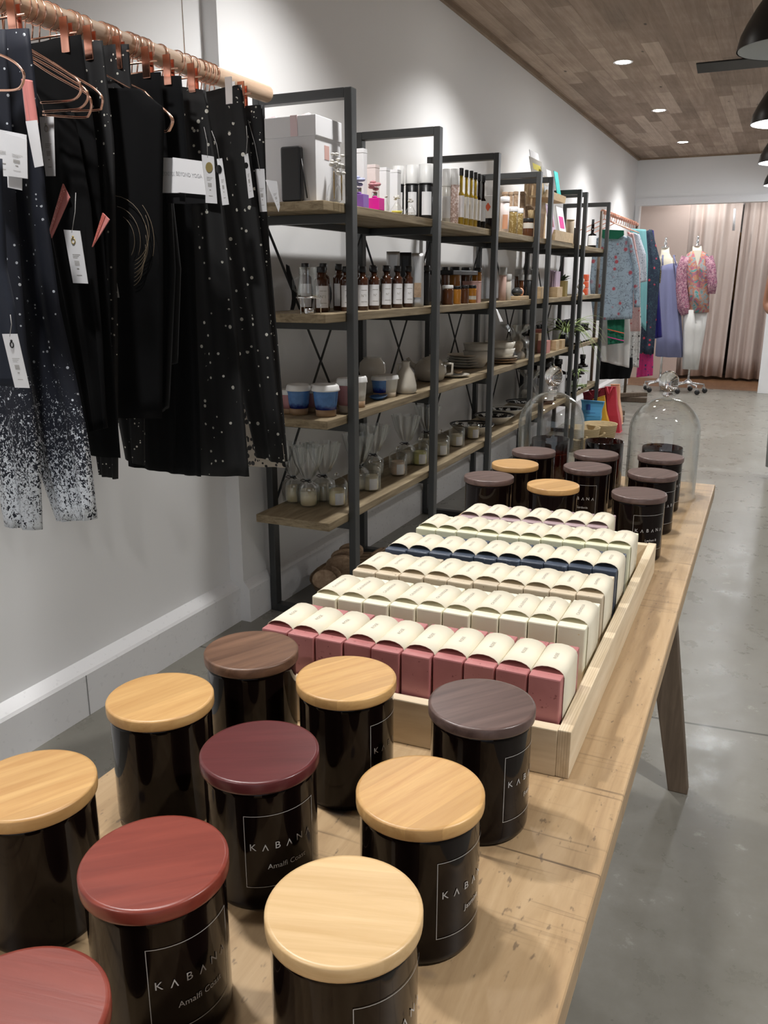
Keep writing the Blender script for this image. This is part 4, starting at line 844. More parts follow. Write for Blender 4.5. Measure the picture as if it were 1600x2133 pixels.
t = thing('wooden_paddle', 'round brown wooden board standing behind the brush', 'board', (-1.44, 5.164, S1)); MB().prism([(.045*math.cos(a), 0, .125+.075*math.sin(a)) for a in [R(k*18) for k in range(-3, 14)]]+[(-.02, 0, 0), (.02, 0, 0)], (0, .012, 0)).build('board', 'driftwood', t)
t = thing('bristle_brush', 'straw coloured bristle brush with pale bristles upward', 'brush', (-1.32, 4.809, S1)); MB().lathe([(.012, 0), (.016, .01), (.014, .06), (.017, .07)], 16).build('handle', 'lightwood', t)
b = MB(); rn = random.Random(2)
for k in range(40): a = rn.uniform(0, 6.3); q = .013*math.sqrt(rn.random()); b.tube([(q*math.cos(a), q*math.sin(a), .069), (1.7*q*math.cos(a), 1.7*q*math.sin(a), .145)], .0013, 4)
b.build('bristles', 'straw', t)
# greeting card stand spanning two tiers
cx0, cy0 = -1.36, 5.18
t = thing('card_stand', 'tiered light wooden stand for greeting cards on the top shelf', 'card stand', (cx0, cy0, S1))
MB().prism([(-.10, 0, 0), (.085, 0, 0), (.085, 0, .06), (.075, 0, .06), (.06, 0, .012), (-.10, 0, .012)], (0, .48, 0)).build('lower_tray', 'lightwood', t)
MB().prism([(-.08, 0, .245), (.02, 0, .245), (.025, 0, .285), (.015, 0, .285), (.005, 0, .257), (-.08, 0, .257)], (0, .48, 0)).build('upper_tray', 'lightwood', t)
MB().box(-.115, -.10, 0, .48, 0, .36).build('back_board', 'lightwood', t)
def gcard(lab, y, z, x, w, h, m, m2=None, tilt=12):
    o = thing('greeting_card', lab, 'greeting card', (cx0+x, cy0+y, S1+z), 0, 'greeting cards in the wooden stand')
    mt = Matrix.Rotation(R(-tilt), 4, 'Y'); MB().box(-.0015, .0015, -w/2, w/2, 0, h).move(mt).build('card', m, o)
    if m2: MB().box(.0016, .0020, -w*.32, w*.32, h*.35, h*.7).move(mt).build('card_picture', m2, o)
gcard('white greeting card with a pink balloon in the lower tier', .38, .015, .05, .18, .21, 'white', 'magenta'); gcard('lilac greeting card in the lower tier behind the posts', .13, .015, .045, .16, .20, 'lilac', 'pinkglz')
gcard('teal greeting card standing at the right of the upper tier', .44, .262, -.005, .10, .175, 'teal'); gcard('grey patterned greeting card in the upper tier', .13, .262, -.005, .12, .165, 'foil', 'stone'); gcard('yellow headed card high on the stand, left', .02, .36, -.04, .28, .10, 'stonewhite', 'yellow'); gcard('white card with black text, topmost of the stand', .14, .37, -.075, .20, .15, 'white', 'black'); gcard('white patterned card right at the top of the stand', .27, .262, -.01, .11, .165, 'white', 'greyplastic')
MB_ = None
jar('beige_cup', 'plain beige tapering cup on the top shelf past the card stand', 'cup', (-1.33,5.795,0.0267,0.156), S1, 'beige', 'beige', None, .03, capr=1.02)
jar('small_dark_pot', 'small dark pot beside the beige cup on the top shelf', 'pot', (-1.31,5.883,0.0192,0.107), S1, 'frame', 'frame', None, .05)
bottle('dropper_bottle', 'black dropper bottle with white label at the far end of the top shelf', 'bottle', (-1.31,6.425,0.0311,0.194), S1, 'blackglass', 'black', 'white', None, .35, .32, .18, (.08, .42), capr=.3)
# --- second shelf
it = (-1.345,2.351,0.045,0.169)
MAT['jugglass'] = thin_glass('jug_glass', (.95, .96, .96), .10, .9, 1.6, .04)
t = thing('glass_jug', 'clear glass jug standing on a steel warmer with a tealight', 'jug', (it[0], it[1], S2))
MB().lathe([(.030, .052), (.034, .056), (.034, .066), (.026, .118), (.026, .134), (.028, .140)], 40, cap1=False).build('jug_glass', 'jugglass', t); MB().lathe([(.0275, .118), (.029, .121), (.0275, .124), (.029, .135), (.0295, .139)], 40, cap0=False, cap1=False).build('rim_ridges', 'jarglass', t)
MB().tube([(-.028, -.01, .112), (-.046, -.012, .10), (-.046, -.012, .075), (-.034, -.01, .064)], .0035, 8).build('handle', 'glass', t)
t2 = thing('tealight_warmer', 'steel ring warmer with tealight under the glass jug', 'warmer', (it[0], it[1], S2))
MB().lathe([(.037, .047), (.039, .047), (.039, .051), (.037, .051), (.037, .047)], 32, cap0=False, cap1=False).build('ring', 'steel', t2)
for a in (20, 140, 260): MB().tube([(.038*math.cos(R(a)), .038*math.sin(R(a)), .049), (.038*math.cos(R(a)), .038*math.sin(R(a)), .0)], .0018, 6).build('leg', 'steel', t2)
MB().lathe([(.014, 0), (.015, .001), (.015, .016), (.0135, .016), (.0135, .012)], 20).build('tealight', 'steel', t2)
AL = ['amber apothecary bottle right behind the glass jug', 'amber apothecary bottle left of the front shelf post', 'amber apothecary bottle just right of the front post', 'amber apothecary bottle, second right of the post', 'amber apothecary bottle, third right of the post', 'amber apothecary bottle, fourth right of the post', 'amber apothecary bottle beside the silver pouch']
for k, (it, lab) in enumerate(zip(((-1.37,2.482,0.0264,0.148), (-1.335,2.588,0.0231,0.15), (-1.325,2.692,0.0181,0.151), (-1.325,2.782,0.0177,0.153), (-1.325,2.887,0.02,0.158), (-1.325,2.988,0.0179,0.158), (-1.325,3.091,0.0212,0.158)), AL)):
    x, y, r, h = it; r = .0205 if k else .023
    bottle('apothecary_bottle', lab, 'bottle', (x, y, r, h*.97), S2, 'amber', 'black', 'white', 'amber apothecary bottles with white labels', .55, .12, .12, (.10, .58), txt='N\u00b01' if k in (0, 2) else 'N\u00b0', phi=-58, lw=55, capr=.64)
for k, (x, y) in enumerate(((-1.40, 2.66), (-1.40, 2.55), (-1.405, 2.80), (-1.40, 2.93), (-1.40, 3.06), (-1.44, 2.50))):
    bottle('apothecary_bottle', 'amber apothecary bottle in the back rank of the second shelf, ' + ('third', 'second', 'fourth', 'fifth', 'sixth', 'first')[k] + ' from the jug', 'bottle', (x, y, .0205, .155), S2, 'amber', 'black', 'white', 'back rank of amber bottles', .55, .12, .12, (.10, .58), phi=-58, lw=55, capr=.62)
for k, (u, lab) in enumerate(zip(((-1.568,1.267), (-1.511,1.267), (-1.46,1.267), (-1.403,1.264)), ('leftmost dark curved wooden scoop sticking up behind the jug', 'narrow dark curved scoop seen edge-on above the jug', 'dark curved scoop right of the jug, tip bent', 'dark curved scoop half behind the front post'))):
    t = thing('dark_scoop', lab, 'scoop', (u[0], 2.62+.025*k, S2), 0, 'dark curved scoops behind the amber bottles')
    w = (.010, .005, .013, .012)[k]; b = MB(); top = min(u[1]-S2+.004, .155); zs = [top*q/8 for q in range(9)]
    fr = [(.012*math.sin(q*.6), w*(.6+.4*math.sin(q*.4))) for q in range(9)]
    b.prism([(c-ww, 0, z) for (c, ww), z in zip(fr, zs)]+[(c+ww, 0, z+(-.006 if z == zs[-1] else 0)) for (c, ww), z in reversed(list(zip(fr, zs)))], (0, .005, 0)); b.build('scoop_blade', 'black', t)
def pouch(lab, it, m):
    x, y, r, h = it; t = thing('foil_pouch', lab, 'pouch', (x, y, S2), R(20), 'silver foil pouches')
    MB().loft([(0, 0, 0, r, r*.5), (0, 0, h*.1, r*1.02, r*.5, .0008), (0, 0, h*.45, r, r*.42, .0012), (0, 0, h*.8, r*.98, r*.25, .001), (0, 0, h*.93, r, .003), (0, 0, h, r, .0015)], 20, .0008, 5).build('pouch_body', m, t)
    MB().box(-r*.5, r*.6, -r*.62, -r*.55, h*.18, h*.45).build('kraft_label', 'driftwood', t)
pouch('silver foil pouch behind the amber bottles, left', (-1.4,3.116,0.0261,0.209), 'foil'); pouch('black foil pouch between two silver ones', (-1.4,3.235,0.0241,0.209), 'black'); pouch('silver foil pouch with brown label in front of the black canister', (-1.31,3.149,0.0251,0.203), 'foil')
jar('black_canister', 'tall matte black canister left of the second shelf post', 'canister', (-1.36,3.356,0.0179,0.16), S2, 'black', 'black', None, .12)
HL2 = ['tall amber jar with dark lid, first in the back of the honey jars', 'tall amber jar with dark lid, second in the back of the honey jars', 'tall amber jar with dark lid, third in the back of the honey jars', 'tall honey coloured jar beside the pink card box']
for k, (it, lab) in enumerate(zip(((-1.4,3.687,0.0162,0.159), (-1.4,3.815,0.0244,0.161), (-1.4,3.965,0.0218,0.161), (-1.37,4.044,0.0233,0.16)), HL2)): jar('honey_jar', lab, 'jar', it, S2, ('honeydk', 'honey', 'honeydk', 'honey')[k], 'black', 'tall jars on the second shelf', .12)
HL3 = ['small dark jam jar with a white lid', 'small honey jar next to the white lidded one', 'small dark jar in the middle of the small jars', 'small honey jar with a round white sticker']
for k, (it, lab) in enumerate(zip(((-1.31,3.486,0.0246,0.081), (-1.31,3.606,0.0169,0.077), (-1.31,3.706,0.0173,0.08), (-1.31,3.809,0.0188,0.08)), HL3)): jar('jam_jar', lab, 'jar', it, S2, ('honeydk', 'honey', 'honeydk', 'honey')[k], 'whiteplastic' if k == 0 else 'black', 'small jam jars in front', .16, 'stone' if k == 3 else None, lh=(.2, .4))
carton('pink_card_box', 'flat dusty pink box at the third shelf post', 'box', -1.37, -1.29, 3.84, 3.875, S2, .098, 'pinkcard')
t = thing('black_tray', 'black flat tray lying on top of the tall honey jars', 'tray', (-1.42, 3.83, S2+.125)); MB().box(-.07, .07, -.17, .17, 0, .02).bevel(.003).build('tray_body', 'black', t)
t = thing('shelf_price_card', 'white price card hanging off the second shelf at the third post', 'price card', (-1.262, 4.02, S2-.03)); MB().prism([(0, 0, 0), (.002, .02, -.005), (.03, .03, -.062), (.022, .006, -.062)], (0, .0015, 0)).build('card', 'white', t); MB().tube([(0, 0, 0), (-.005, -.003, .03), (-.008, 0, .034)], .0008, 5).build('string', 'black', t)
SL2 = ['grey-capped salt bottle right of the third post', 'second grey-capped salt bottle, slightly shorter', 'third grey-capped bottle behind the stones', 'tall grey-capped bottle before the fourth post', 'dark grey-capped bottle left of the fourth post']
for k, (it, lab) in enumerate(zip(((-1.33,4.339,0.0197,0.166), (-1.31,4.379,0.0149,0.133), (-1.37,4.776,0.0229,0.161), (-1.33,4.683,0.0159,0.132), (-1.31,4.803,0.0202,0.133)), SL2)): bottle('salt_bottle', lab, 'bottle', it, S2, ('pinksalt', 'stone', 'honeydk', 'honeydk', 'frame')[k], 'greyplastic', None, 'grey-capped bottles on the second shelf', .95, .02, .22, capr=1.05, shoulder=.02)
t = thing('stone_incense_holder', 'round stones on a small light wood plinth', 'ornament', (-1.315, 4.593, S2)); MB().box(-.035, .035, -.09, .09, 0, .02).bevel(.004).build('plinth', 'lightwood', t); MB().ball((0, -.03, .042), .030, 16, (1, 1.2, .75)).build('dark_stone', 'frame', t); MB().ball((0, .04, .04), .022, 16, (.8, .8, 1)).build('pink_stone', 'peach', t)
for k, (yy, lab, n) in enumerate(((5.02, 'light wooden incense box left of the fifth post', 2), (5.44, 'light wooden box holding lilac incense packs', 4))):
    t = thing('incense_box', lab, 'box', (-1.335, yy, S2), 0, 'light wooden incense boxes'); MB().box(-.045, .045, -.07 if k else -.05, .07 if k else .05, 0, .062 if k else .065).bevel(.002).build('wooden_box', 'lightwood', t)
    for q in range(n): MB().box(-.030+.016*q, -.018+.016*q, -.055, .055, .055, .165-.003*q).build('incense_pack', 'lilac' if k else 'greyplastic', t)
t = thing('potted_succulent', 'small dark leafed plant in a brass coloured square pot on the second shelf', 'plant', (-1.32, 5.62, S2)); MB().box(-.03, .03, -.03, .03, 0, .10).bevel(.003).build('brass_pot', 'gold', t)
def leaves(parent, n, z, L_, w, m, seed, droop=.6, up_=.5, name='leaf', sp=1.0):
    rn = random.Random(seed); b = MB()
    for k in range(n):
        a = rn.uniform(0, 2*PI); l = L_*rn.uniform(.6, 1.1); u = up_*rn.uniform(.5, 1.3); d = droop*rn.uniform(.6, 1.3); pts = []
        for q in range(8):
            s = q/7; pts.append(Vector((sp*l*s*math.cos(a), sp*l*s*math.sin(a), z+l*(u*s-d*s*s))))
        side = Vector((-math.sin(a), math.cos(a), 0)); pr = None
        for q, p in enumerate(pts):
            ww = w*math.sin(PI*min(.98, .12+q/7.6)); c = (b.bm.verts.new(p-side*ww), b.bm.verts.new(p+Vector((0, 0, -ww*.4))), b.bm.verts.new(p+side*ww))
            if pr: 
                b.bm.faces.new((pr[0], pr[1], c[1], c[0])); b.bm.faces.new((pr[1], pr[2], c[2], c[1]))
            pr = c
    o = b.build(name, m, parent); md = o.modifiers.new('leaf_thickness', 'SOLIDIFY'); md.thickness = .0008; return o
MAT['darkleaf'] = mat('dark_succulent_leaf', (.035, .06, .035), .4); leaves(t, 26, .10, .06, .009, 'darkleaf', 4, .3, .8, 'foliage')
for k in range(3): tag(MB().box(-.028, .028, -.028, .028, 0, .047).bevel(.006, 2).build('red_tin', 'orange', None, (-1.315, 6.27, S2+.048*k)), 'stacked orange-red tin on the second shelf, ' + ('bottom', 'middle', 'top')[k] + ' of three', 'tin', 'orange-red tins in a stack')
t = thing('figurine', 'small white figurine beside the orange-red tins', 'figurine', (-1.31, 6.15, S2)); MB().lathe([(.03, 0), (.028, .01), (.012, .03), (.03, .06), (.022, .075), (.005, .08)], 20).build('body', 'stonewhite', t); MB().ball((0, 0, .10), .022, 14).build('head', 'stonewhite', t)
# --- third shelf: ceramics
def keep_cup(lab, it, glz, low='clay', r=None, base=None):
    x, y, _, h = it; r = r or it[2]; z = S3; t = thing('ceramic_keep_cup', lab, 'cup', (x, y, z), 0, 'ceramic travel cups with white lids')
    MB().lathe([(r*.66, 0), (r*.70, .003), (r*.74, h*.22)], 36).build('unglazed_base', low, t)
    MB().lathe([(r*.742, h*.22), (r*.80, h*.40), (r*.90, h*.80), (r*.90, h*.82)], 36).build('glazed_cup', glz, t)
    MB().lathe([(r*.99, h*.80), (r*1.0, h*.83), (r*.97, h*.86), (r*.93, h*.95), (r*.86, h*.98), (r*.80, h*1.0), (r*.76, h*.96), (r*.1, h*.95)], 36).build('white_lid', 'whiteplastic', t); return t
def glaze(name, top, low, zc):
    m, N, L, b = nt(name); v = mapping(N, L); sp = N.new('ShaderNodeSeparateXYZ'); L.new(v, sp.inputs[0]); n = noise(N, L, v, 60, 4)
    zz = math_(N, L, 'ADD', sp.outputs[2], math_(N, L, 'MULTIPLY', math_(N, L, 'SUBTRACT', n.outputs[0], .5), .02))
    L.new(mixc(N, L, maprange(N, L, zz, zc+.004, zc-.008), mixc(N, L, n.outputs[0], top, tuple(min(1, q*1.8) for q in top)), low), b.inputs['Base Color']); b.inputs['Roughness'].default_value = .18; return m
MAT['bluecup'] = glaze('brushed_blue_glaze', (.065, .16, .36), (.015, .03, .20), .036)
keep_cup('blue glazed travel cup, left of the front two', (-1.4327,2.4237,0.0426,0.1006), 'bluecup'); keep_cup('blue glazed travel cup, right of the front two at the shelf end', (-1.3335,2.4301,0.0469,0.1048), 'bluecup')
keep_cup('pink glazed travel cup behind the front post', (-1.3083,2.5324,0.0376,0.1161), 'pinkglz', 'beige'); keep_cup('cream glazed travel cup just right of the front post', (-1.3244,2.6529,0.0323,0.1099), 'stonewhite', 'clay'); keep_cup('small cream travel cup with sand coloured base, right of the others', (-1.3473,2.956,0.0417,0.0845), 'stonewhite', 'beige')
for k, (x, y, g_, lab) in enumerate(((-1.47, 2.43, 'pinkglz', 'dusty travel cup at the back left, partly behind the leggings'), (-1.42, 2.50, 'pinkglz', 'travel cup in the second rank behind the two blue ones'), (-1.45, 2.60, 'bluecup', 'travel cup in the back rank, highest white lid'), (-1.40, 2.66, 'pinkglz', 'travel cup in the back rank beside the front post'), (-1.37, 2.93, 'bluecup', 'blue and white travel cup behind the cream ones'))): keep_cup(lab, (x, y, .036, .082), g_)
t = thing('blue_dish', 'blue painted small leaf dish lying by the cream cup', 'dish', (-1.347, 2.865, S3)); MB().lathe([(.02, 0), (.035, .008), (.042, .014), (.040, .0145), (.02, .004), (.001, .003)], 28, cap0=True, cap1=False, sx=.7, sy=1.3).build('dish', 'blueglz', t)
def vessel(name, lab, cat, x, y, z, prof, m, grp=None, extra=None):
    t = thing(name, lab, cat, (x, y, z), 0, grp); MB().lathe(prof, 40).build('pot_body', m, t); return t
x, y, r, h = (-1.3264,3.0764,0.0439,0.1264)
t = vessel('stoneware_bottle', 'squat white stoneware jug with narrow neck on the third shelf', 'jug', x, y, S3, [(r*.8, 0), (r, .01), (r, h*.25), (r*.75, h*.62), (r*.36, h*.82), (r*.34, h*.95), (r*.42, h), (r*.34, h*.99)], 'speckled')
MB().tube([(-r*.34, 0, h*.9), (-r*.75, 0, h*.88), (-r*.8, 0, h*.6), (-r*.68, 0, h*.5)], .005, 8).build('handle', 'speckled', t)
vessel('stoneware_jug', 'white and brown stoneware jug at the back, behind the small cream cup', 'jug', -1.45, 3.03, S3, [(.04, 0), (.05, .03), (.045, .06), (.055, .09), (.05, .12), (.035, .135), (.037, .14)], 'speckled')
x, y, r, h = (-1.398,3.5199,0.0731,0.1165)
t = vessel('stoneware_teapot', 'speckled cream stoneware teapot left of the second post', 'teapot', x, y, S3, [(r*.55, 0), (r*.8, .006), (r, h*.35), (r*.95, h*.58), (r*.62, h*.80), (r*.5, h*.83)], 'speckled')
MB().lathe([(r*.5, h*.83), (r*.48, h*.86), (r*.2, h*.92), (r*.06, h*.94), (r*.11, h*.975), (r*.06, h)], 24).build('lid', 'speckled', t)
MB().tube([(-r*.8, -.01, h*.45), (-r*1.2, -.015, h*.62), (-r*1.42, -.018, h*.84)], .012, 12, rr=[.016, .011, .008]).build('spout', 'speckled', t)
MB().tube([(r*.8, .01, h*.68), (r*1.35, .014, h*.66), (r*1.35, .014, h*.3), (r*.85, .01, h*.22)], .006, 10).build('handle', 'speckled', t)
def plate(lab, x, y, z, r, m, h=.014, grp='stacked stoneware plates', name='stoneware_plate', rim=None):
    o = tag(MB().lathe([(r*.55, 0), (r*.62, .002), (r*.97, h*.8), (r, h), (r*.96, h), (r*.6, h*.45), (.001, h*.4)], 44, cap1=False).build(name, m, None, (x, y, z)), lab, 'plate' if 'plate' in name else 'bowl', grp); return o
px_, py_ = (-1.357,3.711)
plate('lowest pale plate with wooden spoon rest, right of the second post', px_, py_, S3, .075, 'speckled')
t = thing('spoon_rest', 'small brown ceramic spoon rest on the pale plate', 'dish', (px_+.01, py_+.03, S3+.014)); MB().lathe([(.015, 0), (.03, .01), (.028, .011), (.001, .004)], 24, cap1=False, sx=.7, sy=1.3).build('rest', 'clay', t)
px2, py2 = (-1.443,4.086)
for k in range(5): plate('cream plate in the stack of five, ' + ORD[k] + ' from the bottom', px2-.02, py2+.06, S3+.0135*k, .088, 'beige' if k == 4 else 'speckled')
px3, py3 = (-1.354,4.41)
for k in range(3): plate('brown rimmed plate in the short stack by the third post, ' + ORD[k] + ' from the bottom', px3, py3+.04, S3+.013*k, .085, 'clay' if k != 2 else 'speckled', grp='brown rimmed plates')
def bowl(lab, x, y, z, r, h, m='speckled', grp='nested stoneware bowls'):
    return tag(MB().lathe([(r*.45, 0), (r*.5, .003), (r*.85, h*.5), (r, h), (r*.96, h), (r*.8, h*.5), (r*.45, h*.14), (.001, h*.12)], 40, cap1=False).build('stoneware_bowl', m, None, (x, y, z)), lab, 'bowl', grp)
for k in range(2): bowl('stoneware bowl of the left nest at the third post, ' + ('outer' if not k else 'inner'), -1.40, 4.17, S3+.038*k+.001, .072, .085)
for k in range(2): bowl('stoneware bowl of the right nest beyond the third post, ' + ('outer' if not k else 'inner'), -1.37, 4.46, S3+.034*k+.001, .085, .080)
def bag(name, lab, cat, x, y, z, r, h, m, grp=None, fill=None):
    t = thing(name, lab, cat, (x, y, z), 0, grp)
    MB().loft([(0, 0, 0, r, r), (0, 0, h*.15, r*1.05, r*1.02, r*.05), (0, 0, h*.5, r*.9, r*.9, r*.10), (0, 0, h*.72, r*.25, r*.25, r*.03), (0, 0, h*.85, r*.6, r*.5, r*.2), (0, 0, h, r*.95, r*.7, r*.35)], 30, 0, 7, cap=False).build('bag_film', m, t)
    if fill:
        b = MB(); rn = random.Random(int(h*999))
        for k in range(9): b.ball((rn.uniform(-.5, .5)*r, rn.uniform(-.5, .5)*r, h*.08+rn.random()*h*.4), r*.32, 10)
        b.build('bag_contents', fill, t)
    return t
bag('gift_bag', 'clear cellophane bag of shells and stones before the fourth post', 'bag', -1.37, 4.78, S3, .085, .19, 'cello', fill='beige')
for k, (u, h_, m, lab) in enumerate((((5.22), .075, 'pinkblock', 'low pink block left of the wooden stand, third shelf'), ((5.36), .135, 'pinkblock', 'tall brownish pink block on the third shelf'), ((5.46), .062, 'lightwood', 'light wooden block in front of the pink one'), ((5.62), .058, 'lightwood', 'light wooden block by the plant on the third shelf'), ((5.28), .115, 'lightwood', 'thin light wood block behind the low pink one'))):
    tag(MB().box(-.03, .03, -.045, .045, 0, h_).bevel(.002).build('soap_block_stack', m, None, (-1.32-(.07 if k in (1, 4) else 0), u, S3)), lab, 'block', 'small blocks on the third shelf')
t = thing('spider_plant', 'spider plant with long arching leaves trailing from the third shelf', 'plant', (-1.32, 5.80, S3)); MB().lathe([(.035, 0), (.045, .08), (.042, .08)], 20).build('pot', 'frame', t)
MAT['spider'] = mat('spider_plant_leaf', (.32, .42, .16), .45); leaves(t, 34, .09, .30, .0045, 'spider', 11, 1.15, 1.0, 'foliage', .85)
def box_bottle(lab, x, y, z, h=.125, r=.030, grp='dark bottles with white labels', capm='black'):
    return bottle('soap_pump_bottle', lab, 'bottle', (x, y, r, h), z, 'blackglass', capm, 'white', grp, .4, .16, .12, (.1, .62), capr=.5, lw=80)
for k in range(6): box_bottle('dark bottle with white label, far end of third shelf, ' + ORD[k] + ' from the front', -1.315, 6.02+.085*k, S3, .13, .034)
for k in range(5): box_bottle('dark bottle in the back rank of the far third shelf, ' + ORD[k] + ' from the front', -1.42, 5.98+.1*k, S3, .16, .034, 'back rank dark bottles, third shelf')
for k in range(4): box_bottle('dark bottle behind the pink blocks on the third shelf, ' + ORD[k] + ' from the front', -1.45, 5.36+.1*k, S3, .15, .032, 'dark bottles behind the blocks')
# --- bottom shelf: candles under domes, bowls
def dome_candle(lab, it, wax, dome=True, wrap_=False, z=None, rr=.030, wh=.058):
    x, y = it[0], it[1]; z = S4; t = thing('shelf_candle', lab, 'candle', (x, y, z), 0, 'glass candles on the bottom shelf')
    MB().lathe([(rr*.85, 0), (rr, .003), (rr*1.02, .072), (rr*.97, .072), (rr*.94, .006)], 32, cap1=False).build('glass_tumbler', 'jarglass', t)
    MB().lathe([(rr*.86, .004), (rr*.95, .008), (rr*.96, wh)], 28).build('wax', wax, t)
    b = MB(); pts = [((rr*1.035)*math.cos(R(a)), (rr*1.035)*math.sin(R(a))) for a in range(-75, -14, 10)]
    vs = [[b.bm.verts.new((px, py, zz)) for px, py in pts] for zz in (.008, .050)]
    for k in range(len(pts)-1): f = b.bm.faces.new((vs[0][k], vs[0][k+1], vs[1][k+1], vs[1][k])); f.smooth = True
    if not wrap_: b.build('paper_label', 'white', t)
    else: b.bm.free()
    if dome:
        R0 = rr*1.28; P = [(R0, .0), (R0, .078)]+[(R0*math.cos(a), .078+.026*math.sin(a)) for a in [PI/2*q/8 for q in range(1, 8)]]+[(.003, .105)]
        d = MB().lathe(P, 36, cap0=False, cap1=False).build('glass_dome', 'jarglass', t); MB().ball((0, 0, .112), .0075, 12).build('dome_knob', KNOB, d)
    if wrap_:
        r = rr*1.3; MB().loft([(0, 0, 0, r, r), (0, 0, .05, r*1.08, r*1.05, .002), (0, 0, .075, r*.95, r*.9, .003), (0, 0, .092, .008, .008, .001), (0, 0, .11, .022, .018, .004), (0, 0, .155, .042, .032, .008), (0, 0, .215, .054, .040, .014)], 36, 0, 9, cap=False).build('cellophane_wrap', 'cello', t)
        b = MB(); b.lathe([(.0085, .088), (.0105, .092), (.0085, .096)], 14); b.tube([(0, -.01, .092), (.014, -.016, .099), (.024, -.018, .092), (.012, -.014, .088), (0, -.01, .092), (-.014, -.014, .098), (-.024, -.014, .092), (-.012, -.012, .088), (0, -.01, .092)], .0016, 6); b.build('black_bow', 'black', t)
    return t
dome_candle('cellophane wrapped cream candle with black bow, leftmost on the bottom shelf', (-1.5309,2.5373,0.0365,0.053), 'wax', False, True); dome_candle('cellophane wrapped cream candle with black bow at the shelf front', (-1.4547,2.5108,0.0333,0.0614), 'wax', False, True)
dome_candle('cream candle under a knobbed glass dome left of the front post', (-1.3655,2.5587,0.0394,0.1607), 'wax'); dome_candle('cream candle under glass dome just right of the front post', (-1.3527,2.8097,0.0385,0.1544), 'waxpale')
dome_candle('peach candle under glass dome, fifth along the bottom shelf', (-1.3648,3.091,0.0415,0.1546), 'waxpeach'); dome_candle('lime green candle under glass dome left of the second post', (-1.3611,3.3186,0.045,0.1632), 'waxgreen')
dome_candle('pale candle under glass dome right of the second post', (-1.3496,3.5438,0.0297,0.1294), 'waxpale'); dome_candle('pale candle under glass dome, next to the uncovered one', (-1.3616,3.786,0.0372,0.1423), 'waxpale'); dome_candle('small uncovered cream candle at the far end of the candle row', (-1.3551,4.0118,0.0378,0.0691), 'wax', False)
for k, (x, y) in enumerate(((-1.44, 2.60), (-1.40, 2.80), (-1.44, 3.02), (-1.42, 3.30), (-1.44, 3.60))): dome_candle('cellophane wrapped candle with black bow in the back rank, ' + ORD[k] + ' from the front', (x, y), 'waxpale', False, True)
def wide_bowl(lab, u, r, h, m='stone', inner='black'):
    x, y = u; t = thing('serving_bowl', lab, 'bowl', (x, y, S4), 0, 'wide stoneware serving bowls')
    MB().lathe([(r*.45, 0), (r*.5, .003), (r*.98, h*.9), (r, h), (r*.97, h)], 44).build('bowl_body', m, t) if False else MB().lathe([(r*.45, 0), (r*.5, .003), (r*.98, h*.9), (r, h), (r*.96, h*.98), (r*.6, h*.4), (.001, h*.3)], 44, cap1=False).build('bowl_body', m, t)
    MB().lathe([(r*1.0, h*.99), (r*1.005, h*1.03), (r*.90, h*.92), (r*.9, h*.9)], 44, cap0=False, cap1=False).build('dark_rim', inner, t); MB().lathe([(r*.9, h*.88), (r*.55, h*.40), (.001, h*.32)], 44, cap0=False, cap1=False).build('inner_glaze', speck_mat('black_white_glaze', (.02, .02, .022), (.75, .75, .72), 25, .52, .25), t)
wide_bowl('wide dark rimmed bowl behind the uncovered candle on the bottom shelf', (-1.40, 4.12), .115, .055); wide_bowl('wide dark glazed bowl between third and fourth post on the bottom shelf', (-1.40, 4.50), .11, .05); wide_bowl('pale wide bowl farther along the bottom shelf', (-1.41, 4.76), .10, .05, 'stonewhite', 'stonewhite')
wide_bowl('dark glazed bowl just short of the left cloche on the bottom shelf', (-1.40, 5.10), .11, .05)
bag('hanging_cellophane_bag', 'crumpled clear bag at the back of the bottom shelf past the bowls', 'bag', -1.42, 5.3, S4, .07, .22, 'cello', fill='stone')
for k, (x, y, h_) in enumerate(((-1.34, 5.40, .27), (-1.36, 5.56, .28), (-1.34, 5.72, .26), (-1.45, 5.5, .27))): box_bottle('large dark pump bottle on the bottom shelf, ' + ('nearest one', 'second one', 'third one', 'one at the back')[k], x, y, S4, h_, .055, 'large dark bottles on the bottom shelf')
for k in range(5): box_bottle('dark bottle with big white label, far end of bottom shelf, ' + ORD[k] + ' from the front', -1.32, 5.99+.105*k, S4, (.15, .15, .15, .17, .24)[k], .042, 'far bottles on the bottom shelf')
t = thing('spider_plantlet', 'small hanging plantlets in front of the far bottom shelf bottles', 'plant', (-1.262, 5.98, S4+.10)); leaves(t, 26, 0.06, .10, .006, 'spider', 5, .5, .5, 'upper_leaves'); leaves(t, 22, -.05, .09, .006, 'spider', 6, .5, .5, 'lower_leaves'); MB().tube([(0, 0, .06), (.01, 0, 0), (0, 0, -.05), (-.015, -.05, -.135)], .002, 5).build('runner', 'spider', t)
